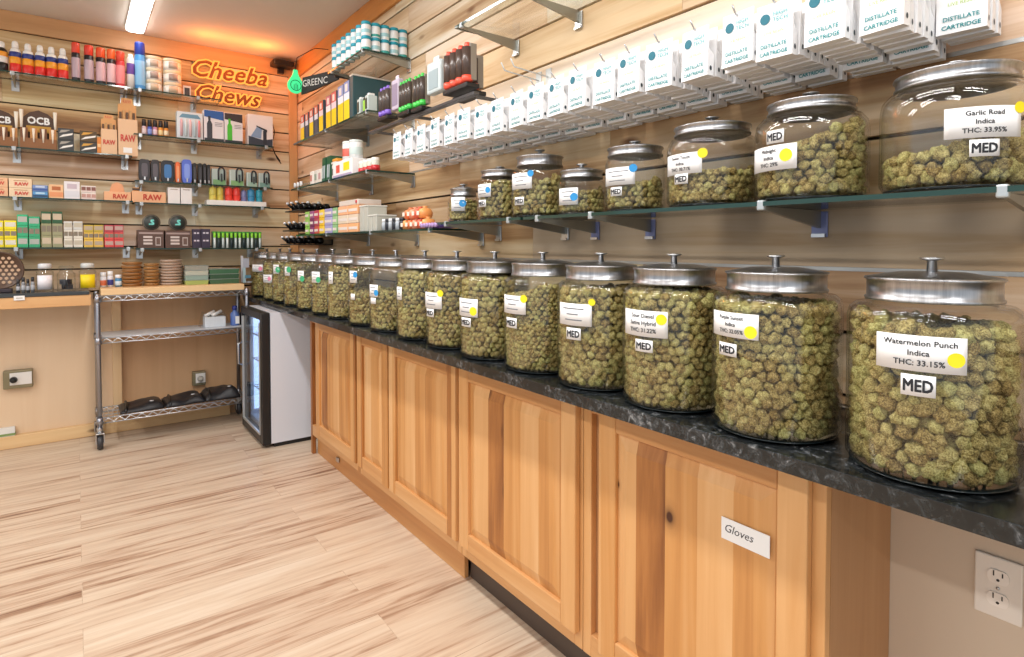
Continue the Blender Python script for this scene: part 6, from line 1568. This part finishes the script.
WD = [wood('disc_wood_%d' % i, [(0, lin(c0)), (1, lin(c1))], 0, 0.45, 1.5) for i, (c0, c1) in enumerate((('8a5a2e', 'c08a4c'), ('9a6a38', 'd0a062'), ('b89a86', 'd8c4b4')))]
def disc_stack(bb, n, mi, nm, first=None, y=4.37):
    xc, w, h, _ = bb; r = w / 2 * 0.98; th = h / n
    for k in range(n):
        z = BZ + k * th; dx = 0.002 * math.sin(k * 2.3)
        t = thing('wooden_disc', (xc, y, z), '%s disc from the bottom of the %s stack on the cart board' % (ORD[k], nm), 'disc', 'stacked round discs')
        part('dish', MB().lathe([(0, 0), (r * 0.86, 0), (r, th * 0.35), (r, th * 0.68), (r * 0.94, th * 0.78), (r * 0.7, th * 0.6), (0, th * 0.55)], xc + dx, y, 26).xf(mvz(z)), WD[mi], t)
        part('rim_line', MB().lathe([(r + 0.0002, th * 0.44), (r + 0.0009, th * 0.5), (r + 0.0002, th * 0.56)], xc + dx, y, 26).xf(mvz(z)), P('5a3418' if mi < 2 else '7a6a62', 0.4), t)
disc_stack((0.281, 0.112, 0.156, 0.934), 7, 0, 'left brown')
disc_stack((0.385, 0.089, 0.145, 0.930), 7, 1, 'middle narrow brown')
disc_stack((0.496, 0.129, 0.167, 0.925), 9, 2, 'pale')
def tray_stack(bb, cols, nm, y0=4.30):
    xc, w, h, _ = bb; n = len(cols); th = h / n
    for k, c in enumerate(cols):
        z = BZ + k * th
        t = thing('rolling_tray', (xc, y0, z), '%s tray from the bottom of the %s' % (ORD[k], nm), 'tray', 'stacked rolling trays')
        fl = th * 0.9
        pts = [(-w / 2 * 0.94, 0), (w / 2 * 0.94, 0), (w / 2, fl), (-w / 2, fl)]
        part('pan', MB().prism(pts, (xc, y0, z), BU, BV, (0, 1, 0), 0, 0.14), P(c, 0.35), t)
        part('rim', MB().box(xc - w / 2 - 0.002, xc + w / 2 + 0.002, y0 - 0.002, y0 + 0.142, z + fl, z + fl + th * 0.08), P('aab4b0', 0.3, 0.4), t)
tray_stack((0.631, 0.137, 0.124, 0.927), ('a8b868', '8fa8a0', 'b8bcae', '9a9a90'), 'pale green tray stack', 4.285)
tray_stack((0.795, 0.184, 0.100, 0.920), ('46684a', '35573f', '3f6a4c'), 'dark green tray stack', 4.285)
for k, (bb, c) in enumerate((((0.948, 0.065, 0.105, 1.020), 'cfd0d8'), ((0.944, 0.064, 0.103, 0.920), 'a8c4cc'))):
    xc, w, h, z0 = bb
    z = BZ if k == 1 else BZ
    yy = 4.30 if k == 1 else 4.37
    hh = h if k == 1 else z0 + h - BZ
    t = thing('standing_card', (xc, yy, z), ('tall pale card standing at the right end of the cart board', 'blue-white card in front of the tall pale card')[k], 'card')
    part('card', MB().box(xc - w / 2, min(xc + w / 2, 0.93), yy, yy + 0.006, z, z + hh), P(c, 0.35), t)
    part('print', MB().box(xc - w * 0.3, xc + w * 0.3, yy - 0.001, yy - 0.0002, z + hh * (0.55 if k == 0 else 0.3), z + hh * (0.9 if k == 0 else 0.5)), P('b4b6c2' if k == 0 else '5a8aa0', 0.4), t)
    part('foot', MB().box(xc - w * 0.4, xc + w * 0.4, yy + 0.0062, yy + 0.03, z, z + 0.006), P('b8bcc0', 0.3), t)
